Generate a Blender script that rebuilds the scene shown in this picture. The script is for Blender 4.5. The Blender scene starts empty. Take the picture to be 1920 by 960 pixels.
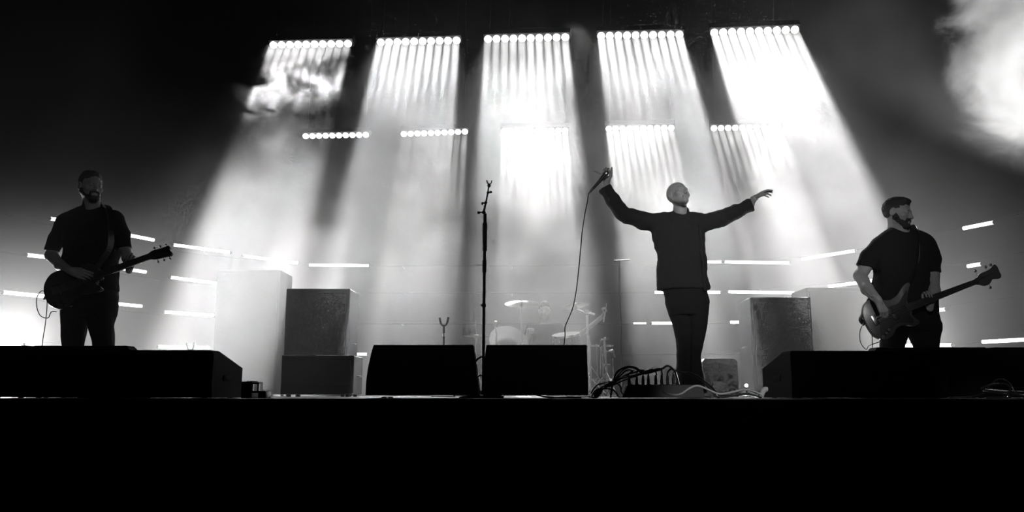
import bpy, bmesh, math, random
import numpy as np
from mathutils import Vector, Matrix, Quaternion

# ------------------------------------------------------------------ camera, world, exposure
S = bpy.context.scene
C = S.collection
F = 1600.0                       # focal length in pixels of the 1920 x 960 frame
PT = math.atan(260 / 1600)       # upward pitch
CZ = 0.022                       # eye just above the stage floor, standing in the pit
cam = bpy.data.cameras.new('camera')
cam_ob = bpy.data.objects.new('camera', cam)
C.objects.link(cam_ob)
cam_ob.location = (0, 0, CZ)
cam_ob.rotation_euler = (math.pi / 2 + PT, 0, 0)
cam.sensor_width = 36
cam.lens = 36 * F / 1920
cam.clip_start = 0.05
cam.clip_end = 200
S.camera = cam_ob

world = bpy.data.worlds.new('night')
S.world = world
world.use_nodes = True
world.node_tree.nodes['Background'].inputs[0].default_value = (0, 0, 0, 1)

S.view_settings.view_transform = 'Standard'
S.view_settings.look = 'None'
S.view_settings.gamma = 1
S.view_settings.use_curve_mapping = False
S.view_settings.exposure = 0.0
cy = S.cycles
cy.use_denoising = True
try:
    cy.denoiser = 'OPENIMAGEDENOISE'
except Exception:
    pass
cy.use_adaptive_sampling = True
cy.adaptive_threshold = 0.1
cy.adaptive_min_samples = 14
cy.time_limit = 1150
cy.max_bounces = 2
cy.diffuse_bounces = 1
cy.glossy_bounces = 1
cy.transmission_bounces = 2
cy.volume_bounces = 0
cy.volume_max_steps = 256
cy.volume_step_rate = 1.0

# light levels
P_UPPER = 7.6       # each lens of the upper lamp bars (W)
P_LOWER = 5.5       # each lens of the lower lamp bars (W)
SPILL = 3.0          # stray light of a whole bar, as a share of one lens
E_TUBE = 5.0        # LED tubes
EL = math.radians(54)                       # the lamp bars all shine down towards the pit at this elevation
BEAM = Vector((0, -math.cos(EL), -math.sin(EL)))


def P(px, py, Y):
    """Point of the place at forward distance Y that the photograph shows at (px, py)."""
    u = (px - 960) / F
    v = (480 - py) / F
    y = math.cos(PT) - math.sin(PT) * v
    z = math.sin(PT) + math.cos(PT) * v
    return Vector((u / y * Y, Y, z / y * Y + CZ))


def PZ(px, py, z):
    """The same for a known height z."""
    q = P(px, py, 1.0)
    return P(px, py, (z - CZ) / (q.z - CZ))


def ppm(Y, py=480):
    """metres per pixel at distance Y"""
    v = (480 - py) / F
    return Y / F / (math.cos(PT) - math.sin(PT) * v)


# ------------------------------------------------------------------ materials
def mat(name, col, rough=0.6, metal=0.0, noise=0.0, nscale=20.0, bump=0.0, spec=0.5):
    m = bpy.data.materials.new(name)
    m.use_nodes = True
    nt = m.node_tree
    b = nt.nodes['Principled BSDF']
    if not isinstance(col, (tuple, list)):
        col = (col, col, col)
    b.inputs['Base Color'].default_value = (*col, 1)
    b.inputs['Roughness'].default_value = rough
    b.inputs['Metallic'].default_value = metal
    b.inputs['Specular IOR Level'].default_value = spec
    tc = nt.nodes.new('ShaderNodeTexCoord')
    no = nt.nodes.new('ShaderNodeTexNoise')
    no.inputs['Scale'].default_value = nscale
    no.inputs['Detail'].default_value = 3
    nt.links.new(tc.outputs['Object'], no.inputs['Vector'])
    mr = nt.nodes.new('ShaderNodeMapRange')
    mr.inputs[3].default_value = 1 - noise
    mr.inputs[4].default_value = 1 + noise
    nt.links.new(no.outputs['Fac'], mr.inputs[0])
    vm = nt.nodes.new('ShaderNodeVectorMath')
    vm.operation = 'SCALE'
    vm.inputs[0].default_value = col
    nt.links.new(mr.outputs[0], vm.inputs['Scale'])
    nt.links.new(vm.outputs[0], b.inputs['Base Color'])
    if bump:
        bp = nt.nodes.new('ShaderNodeBump')
        bp.inputs['Strength'].default_value = bump
        bp.inputs['Distance'].default_value = 0.01
        nt.links.new(no.outputs['Fac'], bp.inputs['Height'])
        nt.links.new(bp.outputs[0], b.inputs['Normal'])
    return m


def emit(name, strength, sample=True):
    m = bpy.data.materials.new(name)
    m.use_nodes = True
    t = m.node_tree
    t.nodes.clear()
    o = t.nodes.new('ShaderNodeOutputMaterial')
    q = t.nodes.new('ShaderNodeEmission')
    q.inputs[0].default_value = (1, 1, 1, 1)
    q.inputs[1].default_value = strength
    t.links.new(q.outputs[0], o.inputs[0])
    if not sample:
        m.cycles.emission_sampling = 'NONE'
    return m


M = dict(
    black=mat('black_paint', 0.012, 0.55, noise=.3, nscale=60, bump=.15),
    wood=mat('black_textured_paint', 0.006, 0.85, noise=.4, nscale=120, bump=.3, spec=.12),
    grille=mat('black_grille', 0.008, 0.6, noise=.5, nscale=200, bump=.5, spec=.3),
    rubber=mat('black_rubber', 0.012, 0.45, noise=.2),
    cable=mat('black_cable', 0.015, 0.38, noise=.2, nscale=40),
    shiny=mat('shiny_black_cable', 0.03, 0.16, noise=.1, nscale=40, spec=1.0),
    whitecable=mat('pale_cable', 0.7, 0.22, noise=.1, nscale=40),
    steel=mat('steel', 0.6, 0.3, metal=1.0, noise=.15, nscale=50),
    chrome=mat('chrome', 0.85, 0.18, metal=1.0, noise=.1, nscale=30),
    darksteel=mat('dark_metal', 0.08, 0.4, metal=0.6, noise=.2, nscale=50),
    brass=mat('cymbal_bronze', 0.72, 0.33, metal=1.0, noise=.15, nscale=15),
    skin=mat('skin', 0.42, 0.5, noise=.12, nscale=40, bump=.1),
    cloth=mat('dark_shirt_cotton', 0.012, 0.9, noise=.3, nscale=90, bump=.3, spec=.2),
    jacket=mat('dark_wool', 0.022, 0.85, noise=.3, nscale=110, bump=.3, spec=.3),
    jeans=mat('dark_trouser_cloth', 0.014, 0.85, noise=.3, nscale=130, bump=.3, spec=.2),
    hair=mat('dark_hair', 0.03, 0.55, noise=.5, nscale=150, bump=.6),
    stubble=mat('beard_hair', 0.02, 0.7, noise=.5, nscale=200, bump=.6),
    leather=mat('black_leather', 0.012, 0.35, noise=.3, nscale=60, bump=.2),
    floor=mat('stage_floor_vinyl', 0.035, 0.32, noise=.35, nscale=3.0, bump=.05),
    drape=mat('black_drape', 0.004, 0.95, noise=.3, nscale=8, bump=.2, spec=.1),
    velvet=mat('black_stage_velvet', 0.001, 1.0, noise=.3, nscale=30, spec=0.0),
    cabcloth=mat('cabinet_cover_cloth', 0.014, 0.9, noise=.25, nscale=50, bump=.2, spec=.2),
    guitarblack=mat('black_lacquer', 0.01, 0.16, noise=.2),
    basspaint=mat('grey_lacquer', 0.10, 0.28, noise=.12, nscale=12),
    rosewood=mat('dark_fretboard', 0.02, 0.5, noise=.3, nscale=60),
    maple=mat('bass_neck_wood', 0.06, 0.35, noise=.2, nscale=30),
    pickguard=mat('dark_pickguard', 0.03, 0.3, noise=.2),
    pearl=mat('drum_shell_finish', 0.06, 0.25, noise=.3, nscale=20),
    drumhead=mat('drum_head_film', 0.55, 0.45, noise=.08, nscale=20),
    tape=mat('white_tape', 0.75, 0.6, noise=.08, nscale=40),
    lens=emit('lit_lamp_lens', 6.0, False),
    tube=emit('lit_led_tube', E_TUBE),
    glow=emit('small_lit_lamp', 30.0),
    led=emit('tiny_led', 6.0, False),
)


# ------------------------------------------------------------------ mesh helpers (all in world coordinates)
def wloc(o):
    v = Vector((0, 0, 0))
    while o is not None:
        v += o.location
        o = o.parent
    return v


def obj(name, verts, faces, m, parent=None, smooth=True, bevel=0.0, sharp=0.7, origin=None):
    verts = np.asarray(verts, dtype=np.float64)
    base = np.array(wloc(parent)) if parent is not None else (np.array(origin) if origin is not None else np.zeros(3))
    me = bpy.data.meshes.new(name)
    me.from_pydata((verts - base).tolist(), [], [tuple(int(i) for i in f) for f in faces])
    me.update()
    bm = bmesh.new()
    bm.from_mesh(me)
    bmesh.ops.recalc_face_normals(bm, faces=bm.faces)
    if bevel > 0:
        es = [e for e in bm.edges if len(e.link_faces) == 2 and e.calc_face_angle(0) > 0.5]
        bmesh.ops.bevel(bm, geom=es, offset=bevel, segments=2, affect='EDGES', profile=0.6, clamp_overlap=True)
    for f in bm.faces:
        f.smooth = smooth
    for e in bm.edges:
        if len(e.link_faces) == 2 and e.calc_face_angle(0) > sharp:
            e.smooth = False
    bm.to_mesh(me)
    bm.free()
    me.materials.append(m)
    o = bpy.data.objects.new(name, me)
    C.objects.link(o)
    if parent is not None:
        o.parent = parent
    elif origin is not None:
        o.location = origin
    return o


def thing(name, label, cat, loc, group=None):
    o = bpy.data.objects.new(name, None)
    o.empty_display_size = 0.1
    C.objects.link(o)
    o.location = loc
    o['label'] = label
    o['category'] = cat
    if group:
        o['group'] = group
    return o


def tag(o, label, cat=None, group=None, kind=None):
    o['label'] = label
    if cat:
        o['category'] = cat
    if group:
        o['group'] = group
    if kind:
        o['kind'] = kind
    return o


def structure(o):
    o['kind'] = 'structure'
    return o


class MB:
    """collects shapes of ONE part"""
    def __init__(s):
        s.v = []
        s.f = []

    def add(s, v, f):
        b = len(s.v)
        s.v += [tuple(q) for q in v]
        s.f += [tuple(b + i for i in g) for g in f]
        return s

    def box(s, lo, hi):
        x0, y0, z0 = lo
        x1, y1, z1 = hi
        return s.add([(x0, y0, z0), (x1, y0, z0), (x1, y1, z0), (x0, y1, z0), (x0, y0, z1), (x1, y0, z1), (x1, y1, z1), (x0, y1, z1)],
                     [(3, 2, 1, 0), (4, 5, 6, 7), (0, 1, 5, 4), (1, 2, 6, 5), (2, 3, 7, 6), (3, 0, 4, 7)])

    def loft(s, rings):
        n = len(rings[0])
        v = [p for r in rings for p in r]
        f = [tuple(range(n))[::-1], tuple(range((len(rings) - 1) * n, len(rings) * n))]
        for k in range(len(rings) - 1):
            for i in range(n):
                j = (i + 1) % n
                f.append((k * n + i, k * n + j, (k + 1) * n + j, (k + 1) * n + i))
        return s.add(v, f)

    def tube(s, pts, r, n=10, close=False):
        pts = [Vector(p) for p in pts]
        rs = r if isinstance(r, (list, tuple)) else [r] * len(pts)
        rings = []
        up = None
        for i, p in enumerate(pts):
            if close:
                d = pts[(i + 1) % len(pts)] - pts[i - 1]
            else:
                d = pts[min(i + 1, len(pts) - 1)] - pts[max(i - 1, 0)]
            d.normalize()
            if up is None:
                up = d.orthogonal().normalized()
            up = (up - d * up.dot(d))
            if up.length < 1e-6:
                up = d.orthogonal()
            up.normalize()
            w = d.cross(up)
            rings.append([p + (up * math.cos(a) + w * math.sin(a)) * rs[i] for a in [2 * math.pi * k / n for k in range(n)]])
        if close:
            v = [q for g in rings for q in g]
            f = []
            L = len(rings)
            for k in range(L):
                for i in range(n):
                    j = (i + 1) % n
                    f.append((k * n + i, k * n + j, ((k + 1) % L) * n + j, ((k + 1) % L) * n + i))
            return s.add(v, f)
        return s.loft(rings)

    def lathe(s, prof, loc, axis=(0, 0, 1), n=32):
        """prof: list of (radius, height) along axis"""
        ax = Vector(axis).normalized()
        u = ax.orthogonal().normalized()
        w = ax.cross(u)
        loc = Vector(loc)
        rings = [[loc + ax * h + (u * math.cos(a) + w * math.sin(a)) * max(r, 1e-4) for a in [2 * math.pi * k / n for k in range(n)]] for r, h in prof]
        return s.loft(rings)

    def ball(s, c, r, n=14):
        if not isinstance(r, (tuple, list)):
            r = (r, r, r)
        rings = []
        for k in range(1, n // 2 + 1):
            th = math.pi * k / (n // 2 + 1)
            rings.append([(c[0] + r[0] * math.sin(th) * math.cos(a), c[1] + r[1] * math.sin(th) * math.sin(a), c[2] - r[2] * math.cos(th)) for a in [2 * math.pi * i / n for i in range(n)]])
        return s.loft(rings)

    def build(s, name, m, parent=None, **k):
        return obj(name, s.v, s.f, m, parent, **k)


def spline(pts, per=8, close=False):
    """Catmull-Rom through the points"""
    pts = [Vector(p) for p in pts]
    n = len(pts)
    out = []
    rng = range(n if close else n - 1)
    for i in rng:
        if close:
            a, b, c, d = pts[i - 1], pts[i], pts[(i + 1) % n], pts[(i + 2) % n]
        else:
            a, b, c, d = pts[max(i - 1, 0)], pts[i], pts[i + 1], pts[min(i + 2, n - 1)]
        for k in range(per):
            t = k / per
            out.append(0.5 * ((2 * b) + (c - a) * t + (2 * a - 5 * b + 4 * c - d) * t * t + (3 * b - a - 3 * c + d) * t ** 3))
    if not close:
        out.append(pts[-1])
    return out


def cable(name, pts, r, label, cat='cable', m=None, group=None, per=8, parent=None):
    p = spline(pts, per)
    o = MB().tube(p, r, 8).build(name, m or M['cable'], parent, origin=None if parent else tuple(pts[-1]))
    if parent is None:
        tag(o, label, cat, group)
    return o


def copy_tree(o, parent=None):
    c = o.copy()
    C.objects.link(c)
    if parent is not None:
        c.parent = parent
    for ch in list(o.children):
        copy_tree(ch, c)
    return c


# ------------------------------------------------------------------ signed distance bodies -> one continuous surface
class Sdf:
    def __init__(s, lo, hi, h):
        s.h = h
        s.lo = np.array(lo, dtype=np.float64)
        n = np.ceil((np.array(hi) - s.lo) / h).astype(int) + 1
        s.x = (s.lo[0] + np.arange(n[0]) * h).astype(np.float32)
        s.y = (s.lo[1] + np.arange(n[1]) * h).astype(np.float32)
        s.z = (s.lo[2] + np.arange(n[2]) * h).astype(np.float32)
        s.D = np.full(n, 1.0, dtype=np.float32)

    def sl(s, lo, hi, pad):
        r = []
        for a, l, h_ in ((s.x, lo[0], hi[0]), (s.y, lo[1], hi[1]), (s.z, lo[2], hi[2])):
            i = int(np.searchsorted(a, l - pad))
            j = int(np.searchsorted(a, h_ + pad))
            r.append(slice(max(i - 1, 0), j + 1))
        return tuple(r)

    def grid(s, w):
        return s.x[w[0]][:, None, None], s.y[w[1]][None, :, None], s.z[w[2]][None, None, :]

    def put(s, w, d, k, mode):
        A = s.D[w]
        if A.size == 0:
            return
        if mode == 'cut':
            d = -d
            if k > 0:
                h = np.clip(0.5 - 0.5 * (d - A) / k, 0, 1)
                s.D[w] = d * (1 - h) + A * h + k * h * (1 - h) if False else np.maximum(A, d) + (np.maximum(k - np.abs(A - d), 0) ** 2) / (4 * k)
            else:
                s.D[w] = np.maximum(A, d)
        else:
            if k > 0:
                s.D[w] = np.minimum(A, d) - (np.maximum(k - np.abs(A - d), 0) ** 2) / (4 * k)
            else:
                s.D[w] = np.minimum(A, d)

    def cone(s, a, b, ra, rb, k=0.02, sq=1.0, mode='add'):
        a = np.array(a, dtype=np.float64)
        b = np.array(b, dtype=np.float64)
        R = max(ra, rb)
        w = s.sl(np.minimum(a, b) - R, np.maximum(a, b) + R, k + 2 * s.h)
        X, Y, Z = s.grid(w)
        ab = b - a
        L = float(ab @ ab) + 1e-12
        t = np.clip(((X - a[0]) * ab[0] + (Y - a[1]) * ab[1] + (Z - a[2]) * ab[2]) / L, 0, 1)
        d = np.sqrt((X - a[0] - t * ab[0]) ** 2 + ((Y - a[1] - t * ab[1]) / sq) ** 2 + (Z - a[2] - t * ab[2]) ** 2) - (ra + (rb - ra) * t)
        s.put(w, d, k, mode)

    def chain(s, pts, rs, k=0.02, sq=1.0):
        for i in range(len(pts) - 1):
            s.cone(pts[i], pts[i + 1], rs[i], rs[i + 1], k, sq)

    def ell(s, c, r, R=None, k=0.02, mode='add'):
        c = np.array(c, dtype=np.float64)
        m = max(r)
        w = s.sl(c - m, c + m, k + 2 * s.h)
        X, Y, Z = s.grid(w)
        X, Y, Z = X - c[0], Y - c[1], Z - c[2]
        if R is None:
            u, v, q = X, Y, Z
        else:
            R = np.array(R)      # rows: local axes
            u = X * R[0, 0] + Y * R[0, 1] + Z * R[0, 2]
            v = X * R[1, 0] + Y * R[1, 1] + Z * R[1, 2]
            q = X * R[2, 0] + Y * R[2, 1] + Z * R[2, 2]
        k0 = np.sqrt((u / r[0]) ** 2 + (v / r[1]) ** 2 + (q / r[2]) ** 2) + 1e-6
        k1 = np.sqrt((u / r[0] ** 2) ** 2 + (v / r[1] ** 2) ** 2 + (q / r[2] ** 2) ** 2) + 1e-6
        s.put(w, k0 * (k0 - 1) / k1, k, mode)

    def stack(s, rows, k=0.02, n=2.4, rnd=0.01, mode='add'):
        """rows: (z, cx, halfwidth, cy, halfdepth)"""
        rows = sorted(rows)
        A = np.array(rows, dtype=np.float64)
        lo = (min(A[:, 1] - A[:, 2]), min(A[:, 3] - A[:, 4]), A[0, 0])
        hi = (max(A[:, 1] + A[:, 2]), max(A[:, 3] + A[:, 4]), A[-1, 0])
        w = s.sl(lo, hi, k + 2 * s.h)
        X, Y, Z = s.grid(w)
        zz = Z.ravel()
        ext = np.concatenate([[zz[0] - .05], zz, [zz[-1] + .05]])

        def ip(c):
            f = np.zeros_like(zz, dtype=np.float64)
            for o_ in (-.02, -.012, 0, .012, .02):
                f += np.interp(zz + o_, A[:, 0], A[:, c])
            return (f / 5)[None, None, :].astype(np.float32)
        cx, hw, cyy, hd = ip(1), ip(2), ip(3), ip(4)
        q = (np.abs((X - cx) / hw) ** n + np.abs((Y - cyy) / hd) ** n + 1e-9) ** (1 / n)
        d = (q - 1) * np.minimum(hw, hd)
        dz = np.maximum(A[0, 0] - Z, Z - A[-1, 0])
        a_ = d + rnd
        b_ = dz + rnd
        d = np.minimum(np.maximum(a_, b_), 0) + np.sqrt(np.maximum(a_, 0) ** 2 + np.maximum(b_, 0) ** 2) - rnd
        s.put(w, d.astype(np.float32), k, mode)

    def plane(s, p, n, R):
        """cut away what lies beyond the plane (p, n) within R of p"""
        p = np.array(p, dtype=np.float64)
        n = np.array(n, dtype=np.float64)
        n /= np.linalg.norm(n)
        w = s.sl(p - R, p + R, 0)
        X, Y, Z = s.grid(w)
        X, Y, Z = X - p[0], Y - p[1], Z - p[2]
        d = X * n[0] + Y * n[1] + Z * n[2]
        inside = (X * X + Y * Y + Z * Z) < R * R
        s.D[w] = np.where(inside, np.maximum(s.D[w], d), s.D[w]).astype(np.float32)

    def wrinkle(s, amp, freq, seed=0, zr=None):
        rs = np.random.RandomState(seed)
        X, Y, Z = s.x[:, None, None], s.y[None, :, None], s.z[None, None, :]
        tot = np.zeros((1, 1, 1), dtype=np.float32)
        near = np.abs(s.D) < 4 * s.h + amp * 4
        for i in range(4):
            a = rs.normal(size=3)
            a /= np.linalg.norm(a)
            b = rs.normal(size=3) * freq * .4
            ph = rs.uniform(0, 6.28)
            f = freq * rs.uniform(.6, 1.5)
            tot = tot + np.sin((X * a[0] + Y * a[1] + Z * a[2]) * f + ph + 1.3 * np.sin(X * b[0] + Y * b[1] + Z * b[2])).astype(np.float32)
        s.D = np.where(near, s.D + tot * (amp / 4), s.D).astype(np.float32)

    def mesh(s):
        D = s.D
        ins = D < 0
        a = ins[:-1, :-1, :-1]
        anyv = a.copy()
        allv = a.copy()
        offs = [(i, j, k) for i in (0, 1) for j in (0, 1) for k in (0, 1)]
        nx, ny, nz = D.shape
        for (i, j, k) in offs[1:]:
            b = ins[i:nx - 1 + i, j:ny - 1 + j, k:nz - 1 + k]
            anyv |= b
            allv &= b
        act = anyv & ~allv
        idx = np.argwhere(act)
        vid = np.full(act.shape, -1, dtype=np.int32)
        vid[act] = np.arange(len(idx))
        val = {o: D[idx[:, 0] + o[0], idx[:, 1] + o[1], idx[:, 2] + o[2]] for o in offs}
        acc = np.zeros((len(idx), 3))
        cnt = np.zeros(len(idx))
        for p in offs:
            for ax in range(3):
                if p[ax] == 0:
                    q = list(p)
                    q[ax] = 1
                    q = tuple(q)
                    v0, v1 = val[p], val[q]
                    c = (v0 < 0) != (v1 < 0)
                    t = np.where(c, v0 / np.where(c, v0 - v1, 1), 0)
                    pos = np.tile(np.array(p, dtype=np.float64), (len(idx), 1))
                    pos[:, ax] += t
                    acc += pos * c[:, None]
                    cnt += c
        V = (idx + acc / cnt[:, None]) * s.h + s.lo
        quads = []
        for ax in range(3):
            sl0 = [slice(None)] * 3
            sl1 = [slice(None)] * 3
            sl0[ax] = slice(0, -1)
            sl1[ax] = slice(1, None)
            e = ins[tuple(sl0)] != ins[tuple(sl1)]
            E = np.argwhere(e)
            b, c = [(1, 2), (2, 0), (0, 1)][ax]
            E = E[(E[:, b] > 0) & (E[:, c] > 0) & (E[:, b] < D.shape[b] - 1) & (E[:, c] < D.shape[c] - 1)]
            flip = ins[tuple(E.T)]
            def cell(db, dc):
                g = E.copy()
                g[:, b] -= db
                g[:, c] -= dc
                return vid[tuple(g.T)]
            q = np.stack([cell(1, 1), cell(0, 1), cell(0, 0), cell(1, 0)], 1)
            q[~flip] = q[~flip][:, ::-1]
            q = q[(q >= 0).all(1)]
            quads.append(q)
        return V, np.concatenate(quads)

    def build(s, name, m, parent=None):
        V, Q = s.mesh()
        base = np.array(wloc(parent)) if parent is not None else 0
        me = bpy.data.meshes.new(name)
        me.vertices.add(len(V))
        me.vertices.foreach_set('co', (V - base).astype(np.float32).ravel())
        me.loops.add(len(Q) * 4)
        me.loops.foreach_set('vertex_index', Q.astype(np.int32).ravel())
        me.polygons.add(len(Q))
        me.polygons.foreach_set('loop_start', np.arange(0, len(Q) * 4, 4, dtype=np.int32))
        me.polygons.foreach_set('use_smooth', np.ones(len(Q), dtype=bool))
        me.update(calc_edges=True)
        me.validate()
        me.materials.append(m)
        o = bpy.data.objects.new(name, me)
        C.objects.link(o)
        if parent is not None:
            o.parent = parent
        return o


def frame(fwd, up):
    f = Vector(fwd).normalized()
    u = Vector(up)
    u = (u - f * u.dot(f)).normalized()
    r = f.cross(u)
    return r, f, u          # right (of the person's... viewer when facing away), forward, up


def head(s, c, fwd, up=(0, 0, 1), sc=1.0, nose=1.0):
    """c: centre of the cranium"""
    r, f, u = frame(fwd, up)
    c = Vector(c)
    R = [list(r), list(f), list(u)]

    def L(x, y, z):
        return c + (r * x + f * y + u * z) * sc

    def E(p, rad, k=.02, mode='add'):
        s.ell(L(*p), [q * sc for q in rad], R, k, mode)

    def K(p, q, ra, rb, k=.012, mode='add'):
        s.cone(L(*p), L(*q), ra * sc, rb * sc, k, 1.0, mode)
    E((0, -.012, .035), (.076, .097, .085))
    E((0, .03, -.02), (.064, .066, .085), .03)
    for q in (-1, 1):
        K((.05 * q, .005, -.055), (.012 * q, .068, -.098), .020, .017, .03)
        E((.043 * q, .062, -.028), (.024, .022, .02), .02)
        E((.077 * q, -.006, -.008), (.010, .022, .033), .006)
        E((.087 * q, .0, -.006), (.007, .012, .02), .006, 'cut')
    K((-.036, .083, .016), (.036, .083, .016), .011, .011, .016)
    for q in (-1, 1):
        E((.032 * q, .100, -.002), (.019, .017, .013), .012, 'cut')
        E((.032 * q, .081, -.003), (.014, .013, .012), .004)
    K((0, .088, .008), (0, .111 * (.5 + .5 * nose), -.036), .009, .0125, .014)
    for q in (-1, 1):
        E((.011 * q, .100, -.039), (.009, .011, .008), .008)
    E((0, .080, -.102), (.020, .016, .018), .02)
    K((-.020, .090, -.064), (.020, .090, -.064), .0065, .0065, .010)
    K((-.017, .090, -.077), (.017, .090, -.077), .0070, .0070, .010)
    K((-.022, .0995, -.0705), (.022, .0995, -.0705), .0026, .0026, .004, 'cut')
    return L, R


def hairpiece(s, c, fwd, up=(0, 0, 1), sc=1.0, top=.010, line=.045, back=-.06, quiff=0.0):
    """short hair: a shell over the cranium, cut away from the face"""
    r, f, u = frame(fwd, up)
    c = Vector(c)
    R = [list(r), list(f), list(u)]

    def L(x, y, z):
        return c + (r * x + f * y + u * z) * sc
    s.ell(L(0, -.014, .037), [(.079) * sc, (.100) * sc, (.088 + top) * sc], R, .01)
    if quiff:
        s.ell(L(0, .045, .095), [.055 * sc, .045 * sc, (.022 + quiff) * sc], R, .03)
    # face opening and the nape
    s.ell(L(0, .115, -.030), [.090 * sc, .075 * sc, (.068 + line) * sc], R, .01, 'cut')
    s.ell(L(0, .03, -.105), [.12 * sc, .10 * sc, .095 * sc], R, .01, 'cut')
    s.wrinkle(.004 * sc, 160, 3)


def beardpiece(s, c, fwd, up=(0, 0, 1), sc=1.0):
    r, f, u = frame(fwd, up)
    c = Vector(c)
    R = [list(r), list(f), list(u)]

    def L(x, y, z):
        return c + (r * x + f * y + u * z) * sc
    for q in (-1, 1):
        s.cone(L(.063 * q, -.002, -.020), L(.056 * q, .014, -.050), .015 * sc, .021 * sc, .02)
        s.cone(L(.056 * q, .014, -.050), L(.014 * q, .072, -.100), .023 * sc, .024 * sc, .02)
    s.ell(L(0, .078, -.104), [.030 * sc, .024 * sc, .025 * sc], R, .02)
    s.cone(L(-.024, .093, -.054), L(.024, .093, -.054), .007 * sc, .007 * sc, .01)
    for q in (-1, 1):
        s.cone(L(.026 * q, .088, -.056), L(.028 * q, .080, -.095), .009 * sc, .012 * sc, .01)
    s.ell(L(0, .108, -.070), [.020 * sc, .016 * sc, .011 * sc], R, .005, 'cut')
    s.wrinkle(.004 * sc, 180, 5)


def hand(s, W, D, N, T, curl, thumb, sc=1.0, spread=(0.0, 0.0, 0.0, 0.0)):
    """W wrist, D finger direction, N out of the back of the hand, T towards the thumb.
    curl: per finger (index..little) three bend angles in degrees; thumb: three points (t, d, n) in hand units"""
    D = Vector(D).normalized()
    N = Vector(N)
    N = (N - D * N.dot(D)).normalized()
    T = Vector(T)
    T = (T - D * T.dot(D) - N * T.dot(N)).normalized()
    W = Vector(W)

    def L(t, d, n):
        return W + (T * t + D * d + N * n) * sc
    offs = (.031, .010, -.011, -.030)
    base = (.090, .094, .089, .080)
    lens = ((.042, .026, .020), (.046, .029, .021), (.043, .027, .020), (.034, .021, .018))
    rad = (.0095, .0098, .0093, .0083)
    s.cone(L(0, -.02, 0), L(0, .02, 0), .025 * sc, .024 * sc, .015)
    for i in range(4):
        s.cone(L(offs[i] * .55, .012, 0), L(offs[i], base[i], 0), .0155 * sc, .0118 * sc, .010)
        p = L(offs[i], base[i], .001)
        ang = 0.0
        side = math.radians(spread[i])
        q = p
        for j in range(3):
            ang += math.radians(curl[i][j])
            d = (D * math.cos(ang) - N * math.sin(ang))
            d = (d * math.cos(side) + T * math.sin(side)).normalized()
            q2 = q + d * lens[i][j] * sc
            r0 = rad[i] * (1 - .08 * j) * sc
            s.cone(q, q2, r0, r0 * .92, .0035)
            q = q2
    tp = [L(.020, .020, -.004)] + [L(*t) for t in thumb]
    rr = (.016, .0125, .0105, .0095)
    for j in range(len(tp) - 1):
        s.cone(tp[j], tp[j + 1], rr[j] * sc, rr[j + 1] * sc, .006)


def rows(Y, lst):
    """silhouette rows of the photograph (py, x left, x right, half depth, depth offset) -> stack rows"""
    out = []
    for r in lst:
        py, xl, xr, hd = r[:4]
        off = r[4] if len(r) > 4 else 0.0
        a = P(xl, py, Y + off)
        b = P(xr, py, Y + off)
        out.append((a.z, (a.x + b.x) / 2, (b.x - a.x) / 2, Y + off, hd))
    return out

# ------------------------------------------------------------------ the stage
YF = 4.6                         # front edge of the stage
structure(MB().box((-13, YF, -0.06), (13, 19, 0)).build('floor', M['floor'], smooth=False))
structure(MB().box((-13, YF + .03, -1.5), (13, YF + .12, -0.061)).build('wall_front', M['velvet'], smooth=False))
structure(MB().box((-13, YF - .012, -0.07), (13, YF, -0.004)).build('trim_1', M['velvet'], smooth=False))
structure(MB().box((-13, -6, -1.6), (13, YF + .1, -1.5)).build('floor_pit', M['drape'], smooth=False))

# height of the four rows of LED tubes and the curve of the back wall
ZA = P(580, 497, 16).z
ZB = P(1367, 548, 16).z
ZCc = P(1222, 606, 16).z
ZD = P(330, 651, 13.6).z


def wallY(x):
    a = abs(x)
    if a < 3.6:
        return 16.0
    return 16.0 - 1.05 * (a - 3.6) ** 1.18 * .62 - max(a - 5.4, 0) ** 2 * .9


wall = MB()
xs = [(-9.2 + 18.4 * i / 92) for i in range(93)]
ring = []
for x in xs:
    y = wallY(x)
    ring.append([(x, y + .55, 0.0), (x, y + .55 + .03 * math.sin(x * 9), 9.0), (x, y + .75, 9.0), (x, y + .75, 0.0)])
wall.loft(ring)
structure(wall.build('wall_back', M['drape']))


def rail(z, name, label):
    pts = [Vector((x, wallY(x) + .06, z - .0)) for x in xs if abs(x) < 8.6]
    m = MB().tube(pts, .011, 8)
    o = m.build(name, M['drape'], origin=(0, 16, z))
    tag(o, label, 'rail', 'curved pipes that carry the LED tubes')
    # brackets back to the wall
    for x in (-7.5, -6, -4.2, -2.1, 0, 2.1, 4.2, 6, 7.5):
        MB().tube([(x, wallY(x) + .06, z), (x, wallY(x) + .56, z)], .010, 6).build('bracket', M['darksteel'], o)


rail(ZA, 'tube_rail', 'thin curved pipe carrying the highest row of light tubes')
rail(ZB, 'tube_rail', 'thin curved pipe carrying the second row of light tubes from the top')
rail(ZCc, 'tube_rail', 'thin curved pipe carrying the third row of light tubes from the top')
rail(ZD, 'tube_rail', 'thin curved pipe carrying the lowest row of light tubes')


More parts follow.
